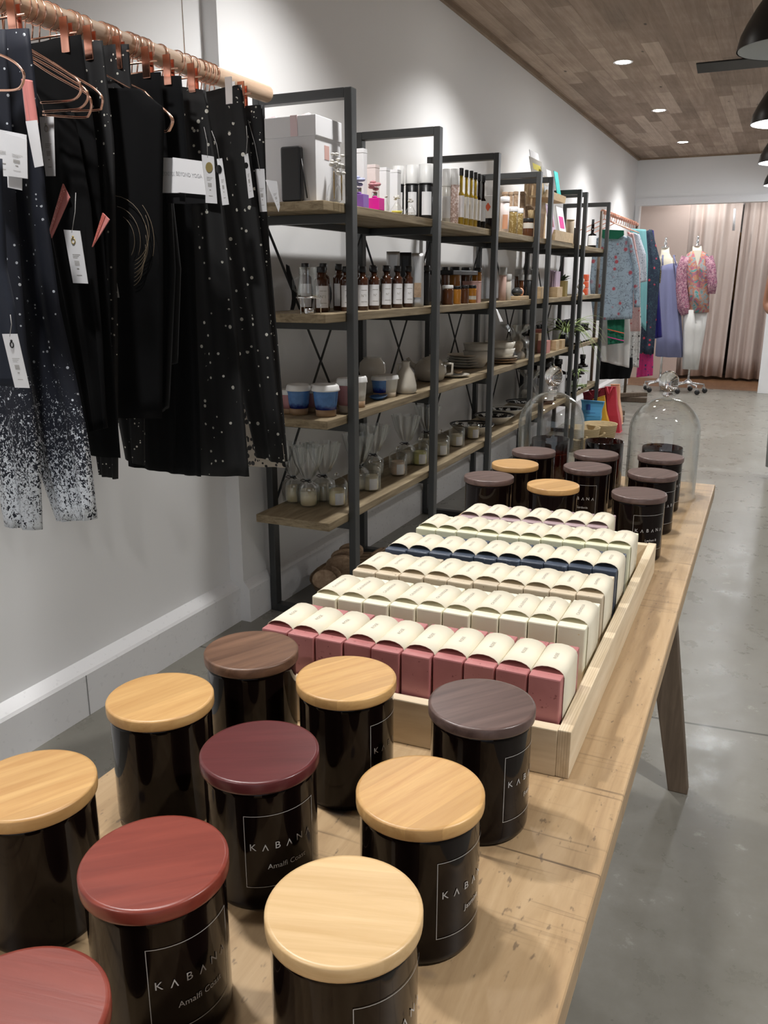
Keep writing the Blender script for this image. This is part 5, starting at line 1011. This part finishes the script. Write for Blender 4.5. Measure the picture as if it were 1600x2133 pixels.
# --- basket with cut wood pieces on the floor below
bx, by = (-1.341,2.627)
bx = -1.42; by = 2.75
t = thing('rattan_basket', 'brown rattan basket with arched handle on the floor under the shelves', 'basket', (bx, by, 0.029))
def wicker(name, c1, c2, sc):
    m, N, L, b = nt(name); w = N.new('ShaderNodeTexWave'); w.inputs['Scale'].default_value = sc; w.inputs['Distortion'].default_value = 2; w.bands_direction = 'Z'; L.new(mapping(N, L), w.inputs['Vector'])
    L.new(mixc(N, L, w.outputs[1], c1, c2), b.inputs['Base Color']); b.inputs['Roughness'].default_value = .8; bump(N, L, b, w.outputs[1], .6, .004); return m
MAT['wicker'] = wicker('woven_rattan', (.16, .10, .055), (.36, .25, .15), 28); MAT['strawweave'] = wicker('woven_straw', (.36, .26, .13), (.62, .48, .28), 40)
MB().lathe([(.08, 0), (.10, .01), (.115, .065), (.12, .07), (.112, .067), (.095, .02), (.001, .012)], 36, cap1=False, sy=1.9).build('basket_body', 'wicker', t)
MB().tube([(.06, .12+.13*math.cos(R(20+14*k)), .06+.05*math.sin(R(20+14*k))) for k in range(11)], .009, 8).build('handle', 'wicker', t)
for k, (dx, dy, dz, rx_, rz_, r_) in enumerate(((.0, -.20, .092, 70, 25, .036), (-.01, -.13, .085, 50, -20, .034), (.01, -.09, .118, 118, 18, .044), (.01, -.055, .135, 120, 15, .042), (.02, -.02, .152, 122, 12, .038), (-.03, -.15, .065, 20, 0, .036))):
    m_ = Matrix.Rotation(R(rz_), 4, 'Z') @ Matrix.Rotation(R(rx_), 4, 'X') @ Matrix.Rotation(R(12), 4, 'Y')
    b = MB(); b.lathe([(r_*.97, -.008), (r_, -.006), (r_, .006), (r_*.97, .008)], 28, sx=1.25); b.move(m_)
    tag(b.build('wood_slice', 'driftwood', None, (bx+dx, by+dy, .029+dz)), 'sawn wooden slice in the rattan basket, ' + ('lowest at the left', 'second from the left', 'broad middle one', 'upper one', 'topmost one', 'one at the bottom back')[k], 'wood slice', 'sawn wooden slices in the basket')
# ================================================================ FAR CLOTHES RAIL
def floral(name, base, c1, c2, scale=26, thr=.20):
    m, N, L, b = nt(name); v = mapping(N, L); vo = N.new('ShaderNodeTexVoronoi'); vo.inputs['Scale'].default_value = scale; L.new(v, vo.inputs['Vector'])
    n = noise(N, L, v, scale*.9, 3, .6, 1.5); sc = N.new('ShaderNodeSeparateColor'); L.new(vo.outputs['Color'], sc.inputs[0])
    vine = maprange(N, L, math_(N, L, 'ABSOLUTE', math_(N, L, 'SUBTRACT', n.outputs[0], .5)), .018, .008)
    c = mixc(N, L, math_(N, L, 'MULTIPLY', vine, .8), base, c2)
    fl = math_(N, L, 'MULTIPLY', maprange(N, L, vo.outputs['Distance'], thr+.12, thr), maprange(N, L, sc.outputs[0], .60, .64))
    L.new(mixc(N, L, fl, c, c1), b.inputs['Base Color']); b.inputs['Roughness'].default_value = .8; return m
MAT['fl_blue'] = floral('pale_blue_floral', (.33, .42, .50), (.42, .08, .10), (.07, .07, .09), 17)
MAT['fl_navy'] = floral('navy_floral', (.012, .022, .045), (.55, .05, .08), (.05, .10, .12), 22)
MAT['fl_white'] = floral('white_black_floral', (.70, .70, .68), (.03, .03, .03), (.03, .03, .03), 40, .3)
MAT['fl_mag'] = floral('magenta_pattern', (.50, .02, .14), (.03, .03, .12), (.12, .03, .20), 30, .25)
MAT['fl_pink'] = floral('pale_pink_floral', (.66, .44, .42), (.5, .12, .12), (.50, .2, .2), 40)
def multi(name, cols, scale):
    m, N, L, b = nt(name); n = noise(N, L, mapping(N, L), scale, 3, .6, 1.4); k = len(cols); r = ramp(N, [(.28+.44*i/(k-1), c) for i, c in enumerate(cols)]); r.color_ramp.interpolation = 'CONSTANT'; L.new(n.outputs[0], r.inputs[0]); L.new(r.outputs[0], b.inputs['Base Color']); b.inputs['Roughness'].default_value = .8; return m
MAT['fl_blouse'] = multi('multicolour_blouse_print', [(.10, .34, .33), (.36, .38, .40), (.55, .26, .16), (.42, .14, .22), (.08, .30, .28), (.50, .36, .26)], 13)
MAT['fl_sleeve'] = multi('magenta_sleeve_print', [(.36, .10, .18), (.50, .30, .34), (.22, .08, .14), (.46, .20, .26), (.30, .28, .32)], 30)
MAT['gingham'] = sparkle('grey_gingham', (.42, .45, .50), .2, 120, .4, None, (.12, .14, .18))
MAT['royal'] = cloth_mat('royal_blue_cloth', (.022, .020, .16)); MAT['teal2'] = cloth_mat('teal_cloth', (.16, .36, .38)); MAT['greenc'] = cloth_mat('green_cloth', (.015, .14, .08)); MAT['whitec'] = cloth_mat('white_cotton', (.62, .61, .59))
MAT['seq'] = sparkle('gold_sequins', (.10, .08, .03), .3, 220, .4, None, (.85, .75, .45)); MAT['coppermatte'] = mat('soft_copper_tube', (.80, .42, .31), .3, .8)
t = thing('far_clothes_rail', 'copper clothes rail with dark wooden stand beyond the shelving', 'clothes rail', (-1.36, 0, 0))
MB().tube([(0, 7.0, 1.70), (0, 8.75, 1.70)], .016, 14).build('copper_rod', 'coppermatte', t)
MB().tube([(0, 8.75, .02), (0, 8.75, 1.70)], .014, 10).build('stand_pole', 'legwood', t); MB().tube([(0, 6.98, .02), (0, 6.98, 1.70)], .012, 10).build('stand_pole', 'legwood', t)
for y in (8.75, 7.40):
    MB().box(-.04, .22, y-.03, y+.03, 0, .05).bevel(.004).build('foot', 'legwood', t); m_ = Matrix.Translation((.05, y, .05)) @ Matrix.Rotation(R(35), 4, 'Z'); MB().box(-.16, .18, -.028, .028, 0, .04).bevel(.004).move(m_).build('foot_brace', 'legwood', t)
def fg(name, lab, cat, y, Lp, Rp, m, amp=.006, waves=2, seed=1, th=.03): return garment(name, lab, cat, Lp, Rp, m, None, t_=th, amp=amp, waves=waves, seed=seed)
a = fg('floral_blouse', 'pale blue floral blouse, first on the far copper rail', 'blouse', 7.12, [(-1.346,7.12,1.543),(-1.441,7.12,1.494),(-1.45,7.12,1.16),(-1.4,7.12,0.864)], [(-1.241,7.12,1.541),(-1.149,7.12,1.496),(-1.101,7.12,1.161),(-1.092,7.12,0.885)], 'fl_blue', seed=31)
MB().cloth([(-1.178,7.1,1.524),(-1.114,7.1,1.27),(-1.08,7.1,0.976)], [(-1.139,7.1,1.502),(-1.066,7.1,1.27),(-1.032,7.1,0.976)], .03, .004, 1, seed=32).build('sleeve', 'fl_blue', a)
a = fg('green_scarf', 'dark green scarf folded at the neck of the blue floral blouse', 'scarf', 7.09, [(-1.378,7.08,1.571),(-1.383,7.08,1.528),(-1.358,7.08,1.502)], [(-1.199,7.08,1.56),(-1.196,7.08,1.524),(-1.239,7.08,1.496)], 'greenc', .002, 1, 33, .012)
a = fg('green_striped_shawl', 'green shawl with thin stripes below the floral blouse', 'shawl', 7.16, [(-1.306,7.16,0.971),(-1.292,7.16,0.819),(-1.278,7.16,0.672)], [(-1.161,7.16,0.973),(-1.154,7.16,0.822),(-1.148,7.16,0.691)], 'greenc', .006, 3, 34, .02)
for v in (690, 705):
    p0 = [(-1.282,7.135,0.797),(-1.15,7.135,0.769),(-1.278,7.135,0.736),(-1.145,7.135,0.708)][0 if v == 690 else 2]; p1 = [(-1.282,7.135,0.797),(-1.15,7.135,0.769),(-1.278,7.135,0.736),(-1.145,7.135,0.708)][1 if v == 690 else 3]
    MB().tube([p0, p1], .004, 6).build('woven_stripe', 'orange' if v == 690 else 'magenta', a)
fg('white_dress', 'white cotton dress showing under the green shawl', 'dress', 7.3, [(-1.379,7.3,0.967),(-1.371,7.3,0.731),(-1.345,7.3,0.525)], [(-1.153,7.3,0.97),(-1.12,7.3,0.738),(-1.112,7.3,0.478)], 'whitec', .012, 2, 35, .04)
fg('black_fringed_skirt', 'black skirt with white stripes near the floor on the far rail', 'skirt', 7.45, [(-1.408,7.45,0.539),(-1.401,7.45,0.437),(-1.383,7.45,0.355)], [(-1.114,7.45,0.55),(-1.108,7.45,0.469),(-1.124,7.45,0.375)], 'blk2', .012, 3, 36, .05)
fg('pink_blouse', 'pale pink blouse edge between blue floral and grey check', 'blouse', 7.35, [(-1.221,7.35,1.566),(-1.161,7.35,1.274),(-1.139,7.35,0.774)], [(-1.167,7.35,1.55),(-1.092,7.35,1.273),(-1.053,7.35,0.776)], 'fl_pink', .006, 1, 37)
fg('white_floral_dress', 'white dress with black floral print, middle of the far rail', 'dress', 7.5, [(-1.228,7.5,1.276),(-1.181,7.5,0.805),(-1.157,7.5,0.483)], [(-1.122,7.5,1.275),(-1.07,7.5,0.808),(-1.063,7.5,0.463)], 'fl_white', .008, 2, 38)
fg('check_shirt', 'small grey check shirt sleeve on the far rail', 'shirt', 7.6, [(-1.215,7.6,1.571),(-1.186,7.6,1.393),(-1.144,7.6,1.159)], [(-1.159,7.6,1.554),(-1.092,7.6,1.392),(-1.067,7.6,1.175)], 'gingham', .005, 1, 39)
fg('teal_trousers', 'teal trousers clipped high on the far rail', 'trousers', 7.8, [(-1.274,7.8,1.613),(-1.23,7.8,1.359),(-1.177,7.8,0.874)], [(-1.137,7.8,1.602),(-1.101,7.8,1.358),(-1.069,7.8,0.752)], 'teal2', .005, 2, 40)
a = fg('navy_floral_dress', 'long navy dress with red flowers on the far rail', 'dress', 7.95, [(-1.181,7.95,1.587),(-1.161,7.95,1.117),(-1.128,7.95,0.548)], [(-1.11,7.95,1.609),(-1.011,7.95,1.328),(-1.007,7.95,0.544)], 'fl_navy', .010, 2, 41, .06)
fg('sequin_top', 'top with gold sequins beside the navy floral dress', 'top', 8.05, [(-1.081,8.0,1.362),(-1.056,8.0,1.261),(-1.048,8.0,1.167)], [(-1.038,8.0,1.342),(-1.007,8.0,1.26),(-1.007,8.0,1.159)], 'seq', .003, 1, 42)
fg('royal_blue_dress', 'royal blue plain dress, last on the far rail', 'dress', 8.2, [(-1.17,8.2,1.623),(-1.112,8.2,1.116),(-1.058,8.2,0.663)], [(-1.128,8.2,1.614),(-1.037,8.2,1.116),(-0.975,8.2,0.682)], 'royal', .006, 2, 43, .05)
fg('magenta_skirt', 'magenta and navy diamond patterned skirt low on the far rail', 'skirt', 8.0, [(-1.153,8.0,0.612),(-1.15,8.0,0.462),(-1.152,8.0,0.327)], [(-1.024,8.0,0.616),(-1.011,8.0,0.467),(-1.006,8.0,0.351)], 'fl_mag', .006, 2, 44, .04)
for k, (y, lab) in enumerate(((7.10, 'copper wire hanger holding the pale blue floral blouse'), (7.35, 'copper wire hanger of the pink blouse on the far rail'), (7.6, 'copper wire hanger of the check shirt on the far rail'))):
    t = thing('far_wire_hanger', lab, 'hanger', (-1.36, y, 1.70), 0, 'copper hangers on the far rail'); MB().tube([(0, 0, .02), (0, 0, -.05), (-.20, 0, -.135)], .004, 6).tube([(0, 0, -.05), (.20, 0, -.135)], .004, 6).build('wire_frame', 'coppermatte', t)
ph = None
for k in range(14):
    y = 7.17+.11*k; lab = 'copper hook on the far clothes rail, %s from the near end' % ORD[k]
    if ph is None: ph = thing('rail_hook', lab, 'hanger', (-1.36, y, 1.70), 0, 'copper hooks on the far rail'); MB().tube([(.019*math.sin(R(a)), 0, .019*math.cos(R(a))) for a in range(-150, 151, 20)]+[(0, 0, -.06)], .003, 5).build('hook', 'coppermatte', ph)
    else: dup(ph, (-1.36, y, 1.70), 0, lab)
# ---------------------------------------------------------------- dress forms
MAT['form'] = mat('cream_dress_form', (.74, .68, .56), .7); MAT['lav'] = cloth_mat('lavender_blue_linen', (.19, .20, .34))
def SEC(L_, y, d): return [((a+c)/2, y, z, (c-a)/2, (c-a)/2*dd) for (a, z), (c, _), dd in L_]
def secs(raw, y, d=.6): return [((p[0][0]+p[1][0])/2, 0, p[0][1], abs(p[1][0]-p[0][0])/2, abs(p[1][0]-p[0][0])/2*d) for p in raw]
MY = 9.72
def dressform(name, lab, cx, base, raw_neck, top_u):
    t = thing(name, lab, 'dress form', (cx, MY, 0), 0, 'wheeled dress forms')
    def sh(ss): return [(s[0]-cx,)+s[1:] for s in ss]
    MB().loft(sh(secs(raw_neck, MY)), 28).build('torso', 'form', t)
    z = raw_neck[-1][0][1] if raw_neck[-1][0][1] > raw_neck[0][0][1] else raw_neck[0][0][1]; nx = (raw_neck[0][0][0]+raw_neck[0][1][0])/2-cx
    MB().lathe([(.038, 0), (.040, .008), (.014, .014), (.010, .03), (.018, .045), (.012, .06), (.008, .075), (.014, .088), (.009, .10), (.001, .108)], 20, (nx, 0, z)).build('chrome_finial', 'steel', t)
    MB().tube([(base, 0, .12), (base, 0, .8)], .012, 10).build('pole', 'steel', t)
    MB().lathe([(.02, .15), (.05, .12), (.055, .105), (.02, .10)], 20, (base, 0, 0)).build('hub', 'steel', t)
    for k in range(5):
        a = R(18+72*k); x, y = base+.17*math.cos(a), .17*math.sin(a)
        MB().tube([(base, 0, .115), (x, y, .095)], .010, 8).build('base_arm', 'steel', t); c = MB().tube([(x, y, .10), (x, y, .06)], .006, 6).box(x-.018, x+.018, y-.008, y+.008, .045, .07).build('caster_fork', 'steel', t)
        b = MB(); b.lathe([(.006, -.014), (.026, -.012), (.028, 0), (.026, .012), (.006, .014)], 20); b.move(Matrix.Translation((x+.012, y, .029)) @ Matrix.Rotation(R(90), 4, 'X') @ Matrix.Rotation(R(0), 4, 'Y')); b.build('wheel', 'black', c)
    return t
c1 = -1.121; c2 = -0.849
m1 = dressform('dress_form', 'cream dress form in a lavender blue sleeveless dress, left of the two', c1, -1.142-c1, [[(-1.244,1.518),(-1.166,1.517)],[(-1.244,1.46),(-1.156,1.459)],[(-1.255,1.416),(-1.128,1.414)],[(-1.256,1.372),(-1.071,1.37)],[(-1.216,1.302),(-1.079,1.302)],[(-1.171,1.005),(-1.068,1.006)]], 1386)
m2 = dressform('dress_form', 'cream dress form in a patterned blouse and white trousers, right of the two', c2, -0.848-c2, [[(-0.931,1.528),(-0.841,1.526)],[(-0.931,1.475),(-0.831,1.474)],[(-0.956,1.432),(-0.804,1.43)],[(-0.96,1.374),(-0.784,1.372)],[(-0.925,1.203),(-0.782,1.203)],[(-0.898,1.007),(-0.773,1.008)]], 1452)
def worn(parent_name, lab, cat, cx, raws, m, d=.55, amp=.008, k=7, part='garment_body', sleeves=None, straps=None):
    t = thing(parent_name, lab, cat, (cx, MY, 0)); ss = [(s[0]-cx,)+s[1:]+(amp*(i/len(raws)),) for i, s in enumerate(secs(raws, MY, d))]
    MB().loft(ss, 40, amp, k).build(part, m, t); return t
w1 = worn('sleeveless_dress', 'lavender blue linen slip dress on the left dress form', 'dress', c1, [[(-1.23,1.357),(-1.069,1.355)],[(-1.239,1.278),(-1.053,1.277)],[(-1.234,1.104),(-1.033,1.105)],[(-1.227,0.904),(-1.005,0.907)],[(-1.212,0.599),(-0.959,0.606)],[(-1.204,0.383),(-0.92,0.393)]], 'lav', .62, .02)
for u0, u1 in ((0, 1), (2, 3)):
    q = [(-1.204,1.34),(-1.217,1.437),(-1.069,1.339),(-1.106,1.435)]; a, c = q[u0], q[u1]; MB().tube([(a[0]-c1, -.10, a[1]), (c[0]-c1, -.06, c[1]), (c[0]-c1, .05, c[1])], .008, 8).build('shoulder_strap', 'lav', w1)
w2 = worn('print_blouse', 'long-sleeved magenta, teal and orange print blouse on the right dress form', 'blouse', c2, [[(-0.941,1.48),(-0.827,1.478)],[(-0.986,1.447),(-0.777,1.444)],[(-1.005,1.389),(-0.743,1.386)],[(-0.971,1.228),(-0.737,1.227)],[(-0.931,1.056),(-0.725,1.057)],[(-0.903,0.858),(-0.711,0.861)]], 'fl_blouse', .62, .008, 9)
for pts, rr in (([(-0.982,1.422),(-1.014,1.301),(-1.001,1.105),(-0.964,0.908),(-0.938,0.833)], [.05, .055, .06, .065, .045]), ([(-0.763,1.42),(-0.724,1.3),(-0.7,1.155),(-0.699,1.048)], [.045, .05, .05, .04])):
    MB().tube([(p[0]-c2, -.03, p[1]) for p in pts], .05, 14, rr=rr).build('sleeve', 'fl_sleeve', w2)
q = [(-0.902,1.479),(-0.822,1.478),(-0.85,1.322)]; MB().prism([(p[0]-c2, -.165, p[1]) for p in q], (0, .02, 0)).build('neck_opening', 'form', w2)
t = thing('white_trousers', 'white cropped trousers on the right dress form', 'trousers', (c2, MY, 0))
for rw, s in (([[(-0.964,0.882),(-0.828,0.884)],[(-0.949,0.657),(-0.822,0.66)],[(-0.935,0.454),(-0.818,0.458)],[(-0.923,0.259),(-0.81,0.264)]], 0), ([[(-0.867,0.884),(-0.723,0.886)],[(-0.861,0.659),(-0.73,0.662)],[(-0.857,0.456),(-0.75,0.46)],[(-0.848,0.252),(-0.76,0.256)]], 1)):
    ss = [(x[0]-c2, .03*s)+x[2:] for x in secs(rw, MY, .9)]; MB().loft(ss, 28, .003, 5).build('trouser_leg', 'whitec', t)
t = thing('white_side_panel', 'low white panel standing at the right edge before the curtains', 'partition', (0, 0, 0)); q = [(-0.153,0.017),(-0.178,0.858)]
MB().box(q[0][0], q[0][0]+1.2, 10.0, 10.06, 0, .95).bevel(.004).build('panel_board', 'trim', t)
# ---------------------------------------------------------------- tote bags and baskets on the floor
def tote(name, lab, y, pts, m, th=.07, handles=True, extra=None):
    t = thing(name, lab, 'tote bag', (0, 0, 0), 0, 'fabric tote bags on the floor'); P = [Vector((p[0], p[1], max(.001, p[2]))) for p in pts]
    b = MB(); n = 8; rows_ = []
    for j in range(n+1):
        v = j/n; l = P[0].lerp(P[3], v); r_ = P[1].lerp(P[2], v); th_ = th*(.35+.65*v); row = []
        for s, d in ((0, 0), (1, 0), (1, 1), (0, 1)): p = (r_ if s else l); row.append(b.bm.verts.new(p+Vector((.004*math.sin(v*9+s), th_*d+(.006*math.sin(v*7) if not d else 0), 0))))
        rows_.append(row)
    for a, c in zip(rows_, rows_[1:]):
        for k in range(4): b.bm.faces.new((a[k], a[(k+1) % 4], c[(k+1) % 4], c[k]))
    b.bm.faces.new(rows_[0]); b.bm.faces.new(rows_[-1][::-1]); b.bevel(.004, 2); b.build('bag_body', m, t)
    if handles:
        a = P[0].lerp(P[1], .25); c = P[0].lerp(P[1], .75); mid = (a+c)/2+Vector((0, -.02, -.06)); MB().tube([a, a.lerp(mid, .5)+Vector((0, -.012, .0)), mid, c.lerp(mid, .5)+Vector((0, -.012, 0)), c], .006, 8).build('handle', m, t)
    return t
tote('tote_bag', 'crimson red upright tote bag, tallest of the floor bags', 6.85, [(-1.222,6.85,0.362),(-1.143,6.85,0.366),(-1.078,6.85,-0.015),(-1.154,6.85,-0.02)], 'red', .12)
tote('tote_bag', 'coral red tote bag behind the crimson one', 6.95, [(-1.204,7.0,0.366),(-1.139,7.0,0.369),(-1.1,7.0,0.039),(-1.169,7.0,0.026)], 'peach', .12, False)
tote('tote_bag', 'dark red wide tote bag under the last shelf', 6.88, [(-1.405,6.9,0.301),(-1.216,6.9,0.357),(-1.178,6.9,0.025),(-1.381,6.9,0.058)], mat('dark_red_cloth', (.28, .02, .035), .7), .10)
t = tote('tote_bag', 'mustard yellow tote bag between the blue and the red ones', 6.72, [(-1.289,6.72,0.275),(-1.202,6.72,0.31),(-1.136,6.72,0.006),(-1.226,6.72,-0.001)], 'yelbag', .08, False)
t = tote('tote_bag', 'sky blue tote bag with dark blue print, in front', 6.62, [(-1.359,6.62,0.28),(-1.181,6.62,0.275),(-1.205,6.62,0.097),(-1.338,6.62,0.065)], 'bluebag', .06, False)
q = [(-1.313,6.605,0.25),(-1.279,6.605,0.252),(-1.277,6.605,0.207),(-1.31,6.605,0.205)]; MB().prism(q, (0, -.002, 0)).build('bag_print', mat('navy_bag_print', (.03, .08, .30), .6), t); q = [(-1.309,6.605,0.187),(-1.238,6.605,0.187),(-1.238,6.605,0.184),(-1.309,6.605,0.183)]; MB().prism(q, (0, -.002, 0)).build('bag_text_line', bpy.data.materials['navy_bag_print'], t)
for k, (u, lab) in enumerate((((-1.133,6.309), 'woven straw basket with looped handles before the yellow bag'), ((-1.215,6.089), 'woven straw basket partly behind the left cloche'))):
    t = thing('straw_basket', lab, 'basket', (u[0], u[1]-.05, 0), 0, 'woven straw baskets'); MB().lathe([(.09, 0), (.105, .01), (.125, .16), (.128, .165), (.12, .163), (.10, .02), (.001, .012)], 36, cap1=False).build('basket_body', 'strawweave', t)
    for s in (-1, 1): MB().tube([(.06*math.cos(R(a)), s*.125, .12+.035*math.sin(R(a))*(1 if s > 0 else -1)) for a in range(0, 181, 20)], .007, 8).build('handle', 'strawweave', t)
# ---------------------------------------------------------------- person at the right border
t = thing('person', 'person at the right border, only a bare bent arm and grey clothing in view', 'person', (.128, 5.62, 0))
MAT['skin2'] = mat('tanned_skin', (.50, .245, .155), .5, Subsurface_Weight=.08); MAT['greytop'] = cloth_mat('light_grey_top', (.42, .45, .46))
def skin(name, verts, edges, radii, m, parent, sub=2):
    me = bpy.data.meshes.new(name); me.from_pydata(verts, edges, []); o = bpy.data.objects.new(name, me); col.objects.link(o); o.parent = parent
    md = o.modifiers.new('skin_surface', 'SKIN'); md.use_smooth_shade = True
    for v, r_ in zip(me.skin_vertices[0].data, radii): v.radius = (r_, r_) if not isinstance(r_, tuple) else r_
    me.skin_vertices[0].data[0].use_root = True
    s = o.modifiers.new('smooth_surface', 'SUBSURF'); s.levels = sub; s.render_levels = sub; me.materials.append(MAT[m]); return o
V = [(0, 0, .93), (0, 0, 1.08), (0, 0, 1.24), (0, 0, 1.36), (0, 0, 1.43), (0, -.01, 1.52), (0, -.015, 1.60)]; E_ = [(0, 1), (1, 2), (2, 3), (3, 4), (4, 5), (5, 6)]; RR = [(.14, .10), (.12, .09), (.14, .10), (.12, .08), .052, .078, .070]
for s in (-1, 1):
    n = len(V); V += [(s*.150, .0, 1.335), (s*.185, .02, 1.20), (s*.205, .035, 1.03), (s*.15, -.07, 1.00), (s*.085, -.17, 1.00), (s*.05, -.21, 1.00)]; E_ += [(3, n), (n, n+1), (n+1, n+2), (n+2, n+3), (n+3, n+4), (n+4, n+5)]; RR += [.056, .052, .046, .040, .028, (.036, .018)]
    h = n+5
    for k in range(4):
        q = len(V); fx = s*(.035-.02*k); V += [(s*.03-.0*s+fx*.4, -.235-.004*k, 1.015-.013*k), (s*.005+fx*.3, -.262+.004*abs(k-1), 1.012-.014*k), (-s*.018+fx*.2, -.268+.006*abs(k-1), 1.006-.014*k)]; E_ += [(h, q), (q, q+1), (q+1, q+2)]; RR += [.0095, .0085, .0075]
    q = len(V); V += [(s*.055, -.215, 1.035), (s*.035, -.235, 1.05)]; E_ += [(h, q), (q, q+1)]; RR += [.011, .009]
    n = len(V); V += [(s*.08, 0, .86), (s*.072, .0, .50), (s*.066, .01, .28), (s*.062, .02, .08), (s*.064, -.10, .035)]; E_ += [(0, n), (n, n+1), (n+1, n+2), (n+2, n+3), (n+3, n+4)]; RR += [.085, .055, .052, .036, (.038, .028)]
body = skin('body', V, E_, RR, 'skin2', t)
MB().ball((0, -.015, 1.585), .088, 24, (.86, 1.0, 1.22)).ball((0, -.108, 1.575), .014, 10, (.8, 1, 1.5)).ball((-.078, -.005, 1.58), .018, 10, (.4, 1, 1.4)).ball((.078, -.005, 1.58), .018, 10, (.4, 1, 1.4)).build('head_surface', 'skin2', body)
b = MB(); b.ball((-.03, -.094, 1.60), .010, 10).ball((.03, -.094, 1.60), .010, 10); b.build('eyes', 'black', t); b = MB(); b.ball((0, -.092, 1.535), .018, 12, (1.2, .5, .35)); b.build('mouth', 'pinkblock', t)
MB().ball((0, .016, 1.635), .097, 24, (.95, 1.05, 1.08)).ball((0, .045, 1.54), .085, 20, (1.05, .75, 1.6)).build('hair', 'driftwood', t)
MB().loft([(0, 0, .86, .185, .125), (0, 0, .95, .18, .125), (0, 0, 1.08, .15, .112), (0, 0, 1.24, .165, .125), (0, 0, 1.34, .15, .105), (0, 0, 1.405, .09, .075)], 32, .004, 5).build('sleeveless_top', 'greytop', t)
for s in (-1, 1): MB().loft([(s*.062, .02, .07, .055, .065), (s*.068, .01, .30, .060, .075), (s*.075, 0, .55, .072, .085), (s*.08, 0, .90, .092, .11)], 28, .004, 4).build('trouser_leg', 'greytop', t)
